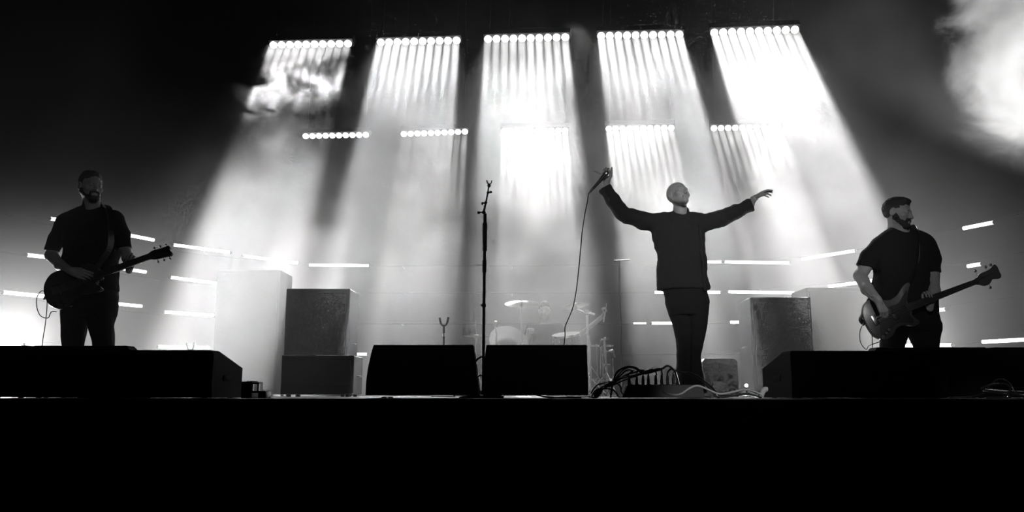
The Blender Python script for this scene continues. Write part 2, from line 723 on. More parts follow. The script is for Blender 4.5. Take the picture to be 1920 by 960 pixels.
def led_tube(x0, y0, x1, y1, z, label, group, rad=.026):
    a = PZ(x0, y0, z)
    b = PZ(x1, y1, z)
    # keep it on the wall curve: same bearing, depth of the rail
    def snap(px, py, q):
        Y = q.y
        for _ in range(12):
            Y = .5 * Y + .5 * wallY(P(px, py, Y).x)
        w = P(px, py, Y)
        return Vector((w.x, w.y, w.z))
    a, b = snap(x0, y0, a), snap(x1, y1, b)
    c = (a + b) / 2
    t = thing('led_tube', label, 'light tube', tuple(c), group)
    MB().tube([a, b], rad, 12).build('tube', M['tube'], t)
    d = (b - a).normalized()
    for p, s_ in ((a, -1), (b, 1)):
        MB().tube([p + d * s_ * .001, p + d * s_ * .03], rad * 1.08, 12).build('end_cap', M['black'], t)
    MB().tube([c + Vector((0, rad, 0)), Vector((c.x, wallY(c.x) + .06, z))], .012, 8).build('clamp', M['darksteel'], t)
    print('TUBE', label[:40], [round(q, 2) for q in a], round(a.y - wallY(a.x), 2), round(a.z - z, 2), round((b - a).length, 2))
    return t


gA, gB, gC, gD = ('highest row of light tubes', 'second row of light tubes', 'third row of light tubes', 'lowest row of light tubes')
led_tube(94, 410, 118, 413, ZA, 'glowing white tube just showing behind the shoulder of the bearded guitarist', gA)
led_tube(196, 432, 288, 450, ZA, 'glowing white tube ending just right of the upper arm above the guitar neck', gA)
led_tube(325, 459, 430, 473, ZA, 'glowing white tube above and right of the guitar headstock, highest there', gA)
led_tube(457, 480, 558, 493, ZA, 'sloping white tube above the taller pale cabinet on the left', gA)
led_tube(580, 497, 691, 498, ZA, 'level white tube above the dark cabinet, in the highest row', gA)
led_tube(1290, 491, 1352, 491, ZA, 'white tube half hidden by the singer, in the highest row', gA)
led_tube(1360, 491, 1480, 493, ZA, 'level white tube beside the singer, highest row, nearer the bassist', gA)
led_tube(1503, 486, 1603, 470, ZA, 'rising white tube ending at the elbow of the bass player', gA)
led_tube(1807, 428, 1863, 417, ZA, 'short rising white tube above the bass headstock, the higher of two', gA)
led_tube(50, 478, 112, 485, ZB, 'white tube reaching the elbow of the bearded guitarist from behind', gB)
led_tube(180, 496, 273, 510, ZB, 'white tube just under the fretting hand of the guitarist', gB)
led_tube(320, 520, 405, 531, ZB, 'white tube left of the tall pale cabinet, second row from the top', gB)
led_tube(1228, 548, 1350, 548, ZB, 'white tube crossing behind the hem of the dark jacket', gB)
led_tube(1367, 547, 1490, 549, ZB, 'white tube just above the cabinet to the right of the singer', gB)
led_tube(1555, 537, 1640, 526, ZB, 'white tube running behind the forearm of the bass player', gB)
led_tube(1815, 499, 1840, 495, ZB, 'very short white tube just above the bass headstock, the lower of two', gB)
led_tube(5, 548, 100, 557, ZCc, 'white tube running behind the body of the black guitar', gC)
led_tube(200, 568, 265, 574, ZCc, 'white tube beside the hip of the guitarist, third row', gC)
led_tube(308, 585, 400, 591, ZCc, 'white tube left of the tall pale cabinet, third row from the top', gC)
led_tube(1188, 606, 1211, 606, ZCc, 'short dim white tube between drum kit and singer, left one of the pair', gC, .016)
led_tube(1222, 606, 1268, 606, ZCc, 'short bright white tube touching the trouser leg of the singer', gC)
led_tube(1370, 604, 1400, 604, ZCc, 'short white tube ending at the edge of the cabinet right of the singer', gC)
led_tube(1740, 583, 1773, 580, ZCc, 'short white tube beside the hip of the bass player', gC)
led_tube(296, 650, 392, 652, ZD, 'low white tube between the guitarist and the tall pale cabinet', gD)
led_tube(655, 664, 688, 664, ZD, 'short low white tube between the dark cabinet and the centre monitor', gD)
led_tube(1625, 645, 1662, 643, ZD, 'low white tube behind the knee of the bass player, left one', gD)
led_tube(1690, 648, 1785, 647, ZD, 'low white tube running behind both legs of the bass player', gD)
led_tube(1843, 641, 1935, 636, ZD, 'long low white tube at the far right edge above the monitors', gD)


# ------------------------------------------------------------------ the lamp bars
def lamp_bar(p_lens, label, group):
    """built along x around the origin, 1.25 m wide, ten round lenses in a row"""
    t = thing('lamp_bar', label, 'stage light', (0, 0, 0), group)
    r = 1.25 / 22
    q = BEAM.to_track_quat('-Z', 'Y')
    A = Vector((0, 0, 1)).cross(Vector((1, 0, 0)))
    upb = Vector((1, 0, 0)).cross(BEAM).normalized()     # in the plane across the beam
    # housing: a box turned towards the beam, behind the lenses
    def bx(m, x0, x1, u0, u1, d0, d1):
        v = []
        for x in (x0, x1):
            for u, d in ((u0, d0), (u1, d0), (u1, d1), (u0, d1)):
                v.append(Vector((x, 0, 0)) + upb * u + BEAM * d)
        m.add(v, [(0, 1, 2, 3), (7, 6, 5, 4), (0, 4, 5, 1), (1, 5, 6, 2), (2, 6, 7, 3), (3, 7, 4, 0)])
    hb = MB()
    bx(hb, -.635, .635, -.066, .066, -.16, -.035)
    hb.build('housing', M['black'], t, bevel=.006)
    for i in range(10):
        x = -.625 + 1.25 * (i + .5) / 10
        c = Vector((x, 0, 0))
        lens = MB().lathe([(r * .62, -.035), (r * .93, -.02), (r * .97, 0), (r * .8, .018), (r * .45, .028), (r * .05, .031)], c, BEAM, 16).build('lens', M['lens'], t)
        L = bpy.data.lights.new('lens_light', 'AREA')
        L.shape = 'DISK'
        L.size = 2 * r * .95
        L.spread = math.radians(5.0)
        L.energy = p_lens
        o = bpy.data.objects.new('lens_light', L)
        C.objects.link(o)
        o.location = c + BEAM * .045
        o.rotation_mode = 'QUATERNION'
        o.rotation_quaternion = q
        o.parent = t
    L = bpy.data.lights.new('spill_light', 'AREA')
    L.shape = 'RECTANGLE'
    L.size = 1.2
    L.size_y = .11
    L.spread = math.radians(34)
    L.energy = p_lens * SPILL
    o = bpy.data.objects.new('spill_light', L)
    C.objects.link(o)
    o.location = BEAM * .05
    o.rotation_mode = 'QUATERNION'
    o.rotation_quaternion = q
    o.parent = t
    for x in (-.55, .55):
        MB().tube([(x, .05, .06), (x, .05, 3.6)], .003, 6).build('suspension_cable', M['darksteel'], t)
    return t


def place_bar(o, x0, y0, x1, y1):
    k = (P(x1, y1, 1) - P(x0, y0, 1)).length
    Y = 1.25 / k
    return P((x0 + x1) / 2, (y0 + y1) / 2, Y)


UP = [(505, 85, 660, 82), (706, 80, 864, 76), (907, 74, 1068, 70), (1119, 68, 1282, 65), (1331, 62, 1499, 56)]
LOW = [(567, 256, 692, 253), (751, 252, 878, 247), (939, 246, 1066, 245), (1135, 242, 1265, 240), (1332, 241, 1466, 238)]
ORD = ['leftmost', 'second from the left', 'middle', 'second from the right', 'rightmost']
for nm, rows_, pw, grp in (('upper', UP, P_UPPER, 'upper row of lamp bars'), ('lower', LOW, P_LOWER, 'lower row of lamp bars')):
    pos = [place_bar(None, *r) for r in rows_]
    # one straight line of bars: fit the depth over x
    xs_ = np.array([p.x for p in pos])
    ys_ = np.array([p.y for p in pos])
    kb, ka = np.polyfit(xs_, ys_, 1)
    proto = lamp_bar(pw, 'x', grp)
    for i, r in enumerate(rows_):
        Y = ka + kb * pos[i].x
        a = P(r[0], r[1], Y - kb * .62)
        b = P(r[2], r[3], Y + kb * .62)
        o = proto if i == 0 else copy_tree(proto)
        c = (a + b) / 2
        d = b - a
        o.location = c
        o.rotation_euler = (0, -math.atan2(d.z, math.hypot(d.x, d.y)), math.atan2(d.y, d.x))
        s_ = d.length / 1.25
        o.scale = (s_, 1, 1)
        for ch in o.children:        # every light keeps shining along the common direction
            if ch.type == 'LIGHT':
                ch.rotation_quaternion = o.rotation_euler.to_quaternion().inverted() @ BEAM.to_track_quat('-Z', 'Y')
        o['label'] = '%s lamp bar of ten bright round lenses in the %s row' % (ORD[i], nm)
        print('BAR', nm, i, [round(q, 2) for q in c], 'scale', round(s_, 3))
    if nm == 'upper':
        ROW1 = (ka, kb, float(np.mean([P((r[0] + r[2]) / 2, (r[1] + r[3]) / 2, ka + kb * pos[i].x).z for i, r in enumerate(rows_)])))
    else:
        ROW2 = (ka, kb, float(np.mean([P((r[0] + r[2]) / 2, (r[1] + r[3]) / 2, ka + kb * pos[i].x).z for i, r in enumerate(rows_)])))
print('ROWS', ROW1, ROW2)


# ------------------------------------------------------------------ further lamps of the stage, with unseen added ones
def flood(label, loc, aim, energy, size=.3, spread=120, visible_r=None):
    """a floor flood lamp: housing, yoke, lens and its light"""
    loc = Vector(loc)
    d = (Vector(aim) - loc).normalized()
    t = thing('floor_flood_lamp', label, 'stage light', tuple(loc), None)
    MB().lathe([(.10, -.22), (.12, -.18), (.118, -.05), (.119, -.02), (.117, -.012), (.115, -.012), (.114, -.02), (.11, -.03)], loc, d, 24).build('housing', M['black'], t)
    MB().lathe([(.118, -.008), (.10, .01), (.05, .022), (.002, .025)], loc, d, 24).build('lens', M['glow'] if visible_r else M['lens'], t)
    MB().box((loc.x - .14, loc.y - .05, 0), (loc.x + .14, loc.y + .05, .02)).box((loc.x - .16, loc.y - .015, 0), (loc.x - .145, loc.y + .015, loc.z)).box((loc.x + .145, loc.y - .015, 0), (loc.x + .16, loc.y + .015, loc.z)).build('yoke', M['darksteel'], t)
    L = bpy.data.lights.new('flood_light', 'AREA')
    L.shape = 'DISK'
    L.size = .2
    L.spread = math.radians(spread)
    L.energy = energy
    o = bpy.data.objects.new('flood_light', L)
    C.objects.link(o)
    o.location = d * .04
    o.rotation_mode = 'QUATERNION'
    o.rotation_quaternion = d.to_track_quat('-Z', 'Y')
    o.parent = t
    return t


flood('glaring floor lamp behind the monitor at the far left edge', P(16, 643, 8.6), P(16, 560, 5.5), 60, spread=170, visible_r=1)
flood('added floor flood lamp hidden behind the tall pale cabinet', (-4.7, 12.6, .25), (-4.9, 10.5, .9), 14, spread=120)  # unseen lamp, added to light the low haze round the cabinet
flood('added floor flood lamp hidden behind the guitarist and the long black monitor', (-6.6, 11.2, .25), (-6.0, 9.5, .9), 80, spread=120)  # unseen lamp, added to brighten the haze behind the guitarist
flood('floor flood lamp behind the bass player', (4.9, 10.8, .25), (4.6, 9.5, 1.0), 42, spread=120)
flood('added floor flood lamp hidden behind the drum kit', (.2, 14.6, .25), (.2, 12.5, 1.2), 12, spread=120)  # unseen lamp, added to light the haze at the back of the kit


def spot(name, loc, aim, energy, ang, blend=.4, radius=.06):
    L = bpy.data.lights.new(name, 'SPOT')
    L.energy = energy
    L.spot_size = math.radians(ang)
    L.spot_blend = blend
    L.shadow_soft_size = radius
    o = bpy.data.objects.new(name, L)
    C.objects.link(o)
    o.location = loc
    d = (Vector(aim) - Vector(loc)).normalized()
    o.rotation_mode = 'QUATERNION'
    o.rotation_quaternion = d.to_track_quat('-Z', 'Y')
    return o


# the side light that catches the smoke plume at the upper right, hung outside the frame
PLC = P(1880, 120, 9.0)
spot('side_stage_light', P(2180, 420, 6.4), PLC, 6500, 36, .6)
# unseen front fill spots, added to reveal the performers
spot('front_fill_singer', (2.5, -9, 5.5), (2.1, 7, 1.2), 2500, 9, .6)
spot('front_fill_guitar', (4.0, -9, 5.5), (-4.0, 6.7, 1.2), 350, 9, .6)
spot('front_fill_bass', (-2.5, -9, 5.5), (4.3, 6.9, 1.1), 1200, 9, .6)


spot('front_light_drums', (.5, -9, 5.5), (.95, 10.0, .6), 1900, 8, .6)
spot('front_fill_edge', (2.5, -9, 5.5), (1.28, 5.0, .04), 2200, 3.0, .6)  # unseen narrow spot, added to brighten the pale cable and its connector
spot('front_fill_edge', (-2.5, -9, 5.5), (2.95, 5.05, .04), 1400, 3.0, .6)  # second added spot, unseen, brightens the coils at the right edge
# back light that grazes the edge of the stage
spot('back_light_edge', (.9, 11.6, 5.3), (1.0, 4.8, 0), 140, 26, .8, .1)


# ------------------------------------------------------------------ haze
def haze_material(name, build):
    m = bpy.data.materials.new(name)
    m.use_nodes = True
    nt = m.node_tree
    nt.nodes.clear()
    out = nt.nodes.new('ShaderNodeOutputMaterial')
    vs = nt.nodes.new('ShaderNodeVolumeScatter')
    vs.inputs['Anisotropy'].default_value = .25
    vs.inputs['Color'].default_value = (1, 1, 1, 1)
    nt.links.new(vs.outputs[0], out.inputs['Volume'])
    tc = nt.nodes.new('ShaderNodeTexCoord')

    class N:
        pass
    n = N()

    def math_(op, a, b=None, c=None, clamp=False):
        q = nt.nodes.new('ShaderNodeMath')
        q.operation = op
        q.use_clamp = clamp
        for i, v in enumerate((a, b, c)):
            if v is None:
                continue
            if isinstance(v, (int, float)):
                q.inputs[i].default_value = v
            else:
                nt.links.new(v, q.inputs[i])
        return q.outputs[0]

    def noise(scale, detail=3, rough=.5, dist=0, stretch=(1, 1, 1), off=(0, 0, 0)):
        mp = nt.nodes.new('ShaderNodeMapping')
        mp.inputs['Scale'].default_value = stretch
        mp.inputs['Location'].default_value = off
        nt.links.new(tc.outputs['Object'], mp.inputs[0])
        q = nt.nodes.new('ShaderNodeTexNoise')
        q.inputs['Scale'].default_value = scale
        q.inputs['Detail'].default_value = detail
        q.inputs['Roughness'].default_value = rough
        q.inputs['Distortion'].default_value = dist
        nt.links.new(mp.outputs[0], q.inputs['Vector'])
        return q.outputs['Fac']

    def ramp(v, a, b, lo=0.0, hi=1.0, smooth=True):
        q = nt.nodes.new('ShaderNodeMapRange')
        q.interpolation_type = 'SMOOTHSTEP' if smooth else 'LINEAR'
        for i, w in enumerate((None, a, b, lo, hi)):
            if w is not None:
                q.inputs[i].default_value = w
        nt.links.new(v, q.inputs[0])
        return q.outputs[0]

    def blob(c, r, nz=None, amp=0.0, soft=.35):
        """1 inside the ellipsoid, 0 outside, its edge torn by the noise"""
        mp = nt.nodes.new('ShaderNodeMapping')
        mp.vector_type = 'TEXTURE'
        mp.inputs['Location'].default_value = tuple(c)
        mp.inputs['Scale'].default_value = tuple(r)
        nt.links.new(tc.outputs['Object'], mp.inputs[0])
        l = nt.nodes.new('ShaderNodeVectorMath')
        l.operation = 'LENGTH'
        nt.links.new(mp.outputs[0], l.inputs[0])
        v = l.outputs['Value']
        if nz is not None:
            v = math_('MULTIPLY_ADD', nz, amp, v)
        return ramp(v, 1 + soft * .5 + amp * .5, 1 - soft + amp * .5)
    n.math, n.noise, n.ramp, n.blob = math_, noise, ramp, blob
    sx = nt.nodes.new('ShaderNodeSeparateXYZ')
    nt.links.new(tc.outputs['Object'], sx.inputs[0])
    n.x, n.y, n.z = sx.outputs
    nt.links.new(build(n), vs.inputs['Density'])
    return m


def haze_density(n):
    n1 = n.noise(.50, 2, .55, 0, (1, .6, .9))
    n2 = n.noise(1.35, 2.5, .62, 0, (1, 1, 1), (5, 2, 1))
    # patchy, in soft drifts
    mix = n.math('MULTIPLY_ADD', n2, .45, n.math('MULTIPLY', n1, .75))
    patch = n.ramp(mix, .44, .80, .30, 1.75)
    # thinner right over the floor in the middle and towards the roof
    low = n.ramp(n.z, 0.2, 3.2, .26, 1.0)
    high = n.ramp(n.math('MULTIPLY_ADD', n2, 1.6, n.z), 5.7, 7.0, 1.0, .16)
    d = n.math('MULTIPLY', patch, n.math('MULTIPLY', low, high))
    # clear air high on the left, where the smoke hangs in torn wisps instead
    clear = n.math('MULTIPLY', n.ramp(n.x, -1.7, -2.5), n.ramp(n.math('MULTIPLY_ADD', n2, 1.8, n.z), 3.3, 4.3))
    d = n.math('MULTIPLY', d, n.ramp(clear, 0, 1, 1, .04))
    d = n.math('MULTIPLY', d, n.ramp(n.x, -1.5, 2.5, .8, 1.4))
    # thin haze in front of the players, thicker behind them
    d = n.math('MULTIPLY', d, n.ramp(n.y, 6.2, 9.0, .35, 1.0))
    # out at the sides it hugs the floor
    side = n.math('MULTIPLY', n.ramp(n.math('ABSOLUTE', n.math('ADD', n.x, -.6)), 3.6, 5.2), n.ramp(n.math('MULTIPLY_ADD', n2, 1.2, n.z), 1.8, 3.6))
    # smoke banks drifting low on the left and on the right
    bank = n.blob(P(380, 560, 11.5), (3.2, 3.5, 1.9), n2, .9, .9)
    d = n.math('MULTIPLY_ADD', bank, 1.35, d)
    bank3 = n.blob(P(985, 620, 9.3), (1.5, .9, 1.0), n2, .5, .9)
    d = n.math('MULTIPLY_ADD', bank3, .9, d)
    bank2 = n.blob(P(1580, 480, 10.5), (2.3, 3.0, 1.7), n2, .9, .9)
    d = n.math('MULTIPLY_ADD', bank2, .9, d)
    fog = n.math('MULTIPLY', n.ramp(n.math('MULTIPLY_ADD', n2, .8, n.z), 3.0, .8), n.math('MULTIPLY_ADD', n.ramp(n.x, 3.0, 4.5), .7, n.ramp(n.x, -1.6, -3.6)))
    d = n.math('MULTIPLY', d, n.ramp(side, 0, 1, 1, .10))
    fog = n.math('MULTIPLY', fog, n.ramp(n.y, 7.3, 8.8))
    d = n.math('MULTIPLY_ADD', fog, 1.7, d)
    # clearer air in front of and above the upper beams
    front = n.math('ADD', n.math('MULTIPLY_ADD', n.z, -.7265, n.y), n.math('MULTIPLY_ADD', n.x, .15, -8.05))
    d = n.math('MULTIPLY', d, n.math('MAXIMUM', n.ramp(front, -1.5, -.4, .22, 1.0), n.ramp(n.z, 2.2, 1.0)))
    return n.math('MULTIPLY', d, D_HAZE)


D_HAZE = .045


def b1(x, z, off):
    ka, kb, z0 = ROW1
    return ka + kb * x - (z0 - z) / math.tan(EL) + off


def b2(x, z, off):
    ka, kb, z0 = ROW2
    return ka + kb * x - (z0 - z) / math.tan(EL) + off


hm = haze_material('stage_haze', haze_density)
hm.cycles.volume_sampling = 'EQUIANGULAR'
hm.cycles.volume_step_rate = 1.0
hz = MB()
XW, ZB0, ZT = 9.0, .004, 8.4
e_ = .002
th = .24
cuts = [lambda x, z: 3.2, lambda x, z: b1(x, z, -th), lambda x, z: b1(x, z, th),
        lambda x, z: b2(x, z, -th), lambda x, z: b2(x, z, th), lambda x, z: 17.6]
for i in range(5):
    fa, fb = cuts[i], cuts[i + 1]
    rr = []
    for x in (-XW, XW):
        rr.append([(x, fa(x, ZB0) + e_, ZB0), (x, fb(x, ZB0) - e_, ZB0), (x, fb(x, ZT) - e_, ZT), (x, fa(x, ZT) + e_, ZT)])
    hz.loft(rr)
ho = hz.build('stage_haze', hm, smooth=False)
tag(ho, 'drifting white stage haze lit by the lamp beams', 'haze', kind='stuff')


def plume_density(n):
    n2 = n.noise(1.7, 6, .66, .6)
    b = n.blob(PLC + Vector((.33, 0, -.1)), (.75, .7, .85), n2, 2.2, .5)
    c = n.blob(PLC + Vector((-.02, 0, 1.0)), (.42, .5, .7), n2, 2.2, .5)
    m_ = n.math('MAXIMUM', b, c)
    return n.math('MULTIPLY', m_, 1.2)


pm = haze_material('smoke_plume', plume_density)
pm.cycles.volume_sampling = 'MULTIPLE_IMPORTANCE'
pm.cycles.volume_step_rate = .6
pl = MB().ball(PLC + Vector((.1, 0, .3)), (1.6, 1.3, 2.1), 20)
tag(pl.build('smoke_plume', pm), 'thick bright smoke plume billowing at the upper right corner', 'smoke', kind='stuff')


def wisp_density(n):
    n2 = n.noise(1.7, 5, .62, .7, (1, 1, 1.3))
    core = n.ramp(n2, .46, .62)
    c = n.blob(P(545, 185, 11.7), (1.05, .55, 1.0), n2, .6, .5)
    top = n.blob(P(580, 92, 12.3), (.95, .5, .45), n2, .3, .4)
    v = n.math('MULTIPLY', core, c)
    v = n.math('MAXIMUM', v, n.math('MULTIPLY', top, .32))
    return n.math('MULTIPLY', v, .13)


wm = haze_material('smoke_wisps', wisp_density)
wm.cycles.volume_sampling = 'EQUIANGULAR'
wm.cycles.volume_step_rate = .5
wc = P(550, 160, 11.9)
tag(MB().ball(wc, (1.7, 1.3, 1.7), 20).build('smoke_wisps', wm), 'torn smoke wisps hanging in the leftmost upper beam', 'smoke', kind='stuff')

# ------------------------------------------------------------------ the people
def px(p, y, Y):
    return tuple(P(p, y, Y))


def clothing(name, m, parent, fn, lo, hi, h=.006):
    s = Sdf(lo, hi, h)
    fn(s)
    return s.build(name, m, parent)


def bounds(pts, pad):
    a = np.array([tuple(p) for p in pts])
    return a.min(0) - pad, a.max(0) + pad


def make_singer():
    Y = 7.0
    t = thing('person', 'shaven-headed singer in a dark jacket, arms flung wide, one hand holding a microphone', 'person', (P(1290, 740, Y).x, Y, 0))
    r = ppm(Y, 480)
    hc = P(1271, 366.5, Y - .02)
    fwd, up = (.40, -.82, .36), (-.05, .25, 1)
    SL = [px(1240, 417, Y), px(1202, 413, Y - .01), px(1169, 402, Y - .03), px(1150, 376, Y - .04), px(1135, 352, Y - .05)]
    SR = [px(1312, 419, Y), px(1350, 411, Y + .06), px(1380, 397, Y + .13), px(1407.5, 384.5, Y + .2)]
    lo, hi = bounds([P(1095, 300, Y), P(1470, 742, Y)], .05)
    lo[1], hi[1] = Y - .30, Y + .45
    lo[2] = -.01
    s = Sdf(lo, hi, .0048)
    head(s, hc, fwd, up, 1.0)
    # neck, trunk, limbs
    s.chain([P(1274, 380, Y + .0), P(1276, 398, Y + .02), P(1277, 412, Y + .02)], [.052, .056, .07], .03)
    s.stack(rows(Y, [(405, 1246, 1308, .07), (425, 1232, 1316, .10), (470, 1240, 1314, .11), (520, 1244, 1318, .10), (560, 1248, 1322, .11), (585, 1256, 1322, .10)]), .03)
    s.chain(SL[:3], [.055, .048, .040], .03)
    s.chain([SL[2], SL[3], SL[4], px(1137, 344, Y - .055)], [.040, .034, .027, .024], .02)
    s.chain(SR[:2], [.055, .046], .03)
    s.chain([SR[1], SR[2], SR[3], px(1414, 372.5, Y + .22)], [.044, .034, .027, .0235], .02)
    for a, b, c_, d in ((1274, 1286, 1287, 1283), (1306, 1304, 1301, 1303)):
        s.chain([px(a, 570, Y), px(b, 655, Y + .0), px(c_, 735, Y + .02)], [.070, .038, .034], .03)
        s.cone(px(c_, 738, Y + .04), px(d, 740, Y - .12), .03, .026, .02)
    # right hand of the singer round the microphone, palm forward, little finger and thumb sticking out
    hand(s, px(1137, 343, Y - .055), (-.08, 0, 1), (.15, 1, .1), (1, .25, 0), [(55, 70, 50), (60, 75, 50), (62, 72, 45), (25, 15, 10)],
         [(.045, .055, -.010), (.052, .095, -.006), (.058, .125, .0)], .98, spread=(0, 0, 0, -58))
    # left hand of the singer, open and loose
    hand(s, px(1414, 372.5, Y + .22), (.86, .06, .55), (-.45, .25, .85), (-.1, -1, .2), [(18, 20, 10), (22, 24, 14), (28, 26, 14), (30, 22, 12)],
         [(.045, .045, -.022), (.060, .075, -.035), (.066, .098, -.045)], .98, spread=(6, 2, -3, -7))
    body = s.build('body', M['skin'], t)

    def jacket(s):
        s.stack(rows(Y, [(400, 1243, 1307, .075, .01), (404, 1236, 1319, .095, .01), (420, 1226, 1325, .125), (437, 1222.5, 1323, .135), (458, 1227, 1321.5, .14),
                         (474, 1231.5, 1321.5, .14), (500, 1231.5, 1324, .14), (522, 1231.5, 1327, .145), (544, 1232, 1331, .15)]), .02, rnd=.012)
        s.chain([px(1262, 404, Y + .01), px(1250, 407, Y)], [.035, .045], .03)
        s.chain(SL + [px(1131, 345, Y - .052)], [.078, .073, .064, .060, .056, .055], .02)
        s.chain(SR + [px(1414, 381.7, Y + .21)], [.076, .070, .062, .052, .050], .02)
        s.plane(px(1134.5, 352, Y - .05), np.array(px(1134.5, 352, Y)) - np.array(px(1145, 372, Y)), .13)
        s.plane(px(1408, 384.5, Y + .2), np.array(px(1408, 384.5, Y)) - np.array(px(1388, 393, Y)), .13)
        s.cone(px(1277, 399, Y + .005), px(1276.5, 405, Y + .008), .066, .080, .02)
        # open neck and cuffs, hollow hem
        s.cone(px(1276, 386, Y - .03), px(1276, 400, Y - .035), .062, .050, .01, mode='cut')
        s.cone(px(1131, 345, Y - .052), px(1137, 356, Y - .05), .060, .035, .006, mode='cut')
        s.cone(px(1419, 378.5, Y + .215), px(1407, 384.5, Y + .2), .056, .036, .006, mode='cut')
        # the open front edge: a lapping fold down the right side
        s.cone(px(1311, 415, Y - .118), px(1322, 543, Y - .128), .012, .016, .012)
        s.cone(px(1306, 415, Y - .128), px(1316, 543, Y - .145), .006, .008, .008, mode='cut')
        s.wrinkle(.008, 34, 11)
        s.wrinkle(.003, 90, 12)
    clothing('jacket', M['jacket'], t, jacket, lo, hi, .0065)

    def trousers(s):
        s.stack(rows(Y, [(534, 1244, 1322, .12), (552, 1246, 1328, .13), (572, 1250, 1329, .13), (592, 1256, 1327, .12)]), .02)
        s.stack(rows(Y + .01, [(575, 1251, 1294, .11), (592, 1256, 1295, .105), (618, 1264, 1297, .095), (645, 1269.5, 1298, .08, -.01), (676, 1269.5, 1297, .065, .0), (697, 1267.5, 1297, .072, .02), (727, 1264.5, 1298, .095, .03), (737, 1263, 1298, .10, .03)]), .012)
        s.stack(rows(Y - .01, [(575, 1285, 1329, .11), (603, 1287, 1326, .10), (628, 1288, 1321.5, .09), (645, 1290, 1318, .08, -.02), (671, 1291, 1313, .065, -.01), (697, 1290, 1317, .072, .01), (727, 1290, 1322.5, .095, .02), (737, 1290, 1324, .10, .02)]), .012)
        s.cone(px(1291, 590, Y - .125), px(1291, 720, Y - .10), .006, .010, .012, mode='cut')
        s.wrinkle(.006, 30, 21)
    clothing('trousers', M['jeans'], t, trousers, (lo[0] + .4, Y - .22, .0), (hi[0] - .4, Y + .22, 1.0), .0065)
    for cx in (1283, 1305):
        def shoe(s, cx=cx):
            a = P(cx, 741, Y + .07)
            b = P(cx - 3 if cx < 1290 else cx + 4, 741, Y - .15)
            a.z = .042
            b.z = .034
            s.cone(a, b, .042, .036, .02)
            s.cone((a.x, a.y, .09), (a.x, a.y, .05), .04, .044, .03)
            s.D = np.maximum(s.D, (.004 - s.z)[None, None, :].astype(np.float32))
        clothing('shoe', M['leather'], t, shoe, (P(cx, 740, Y).x - .12, Y - .25, -.01), (P(cx, 740, Y).x + .12, Y + .17, .16), .006)
    # bracelet
    w0 = P(1412.5, 374, Y + .217)
    w1 = P(1416, 371.2, Y + .222)
    MB().lathe([(.0285, -.004), (.031, -.003), (.031, .003), (.0285, .004)], w0, w1 - w0, 20).build('bracelet', M['tape'], t)
    return t


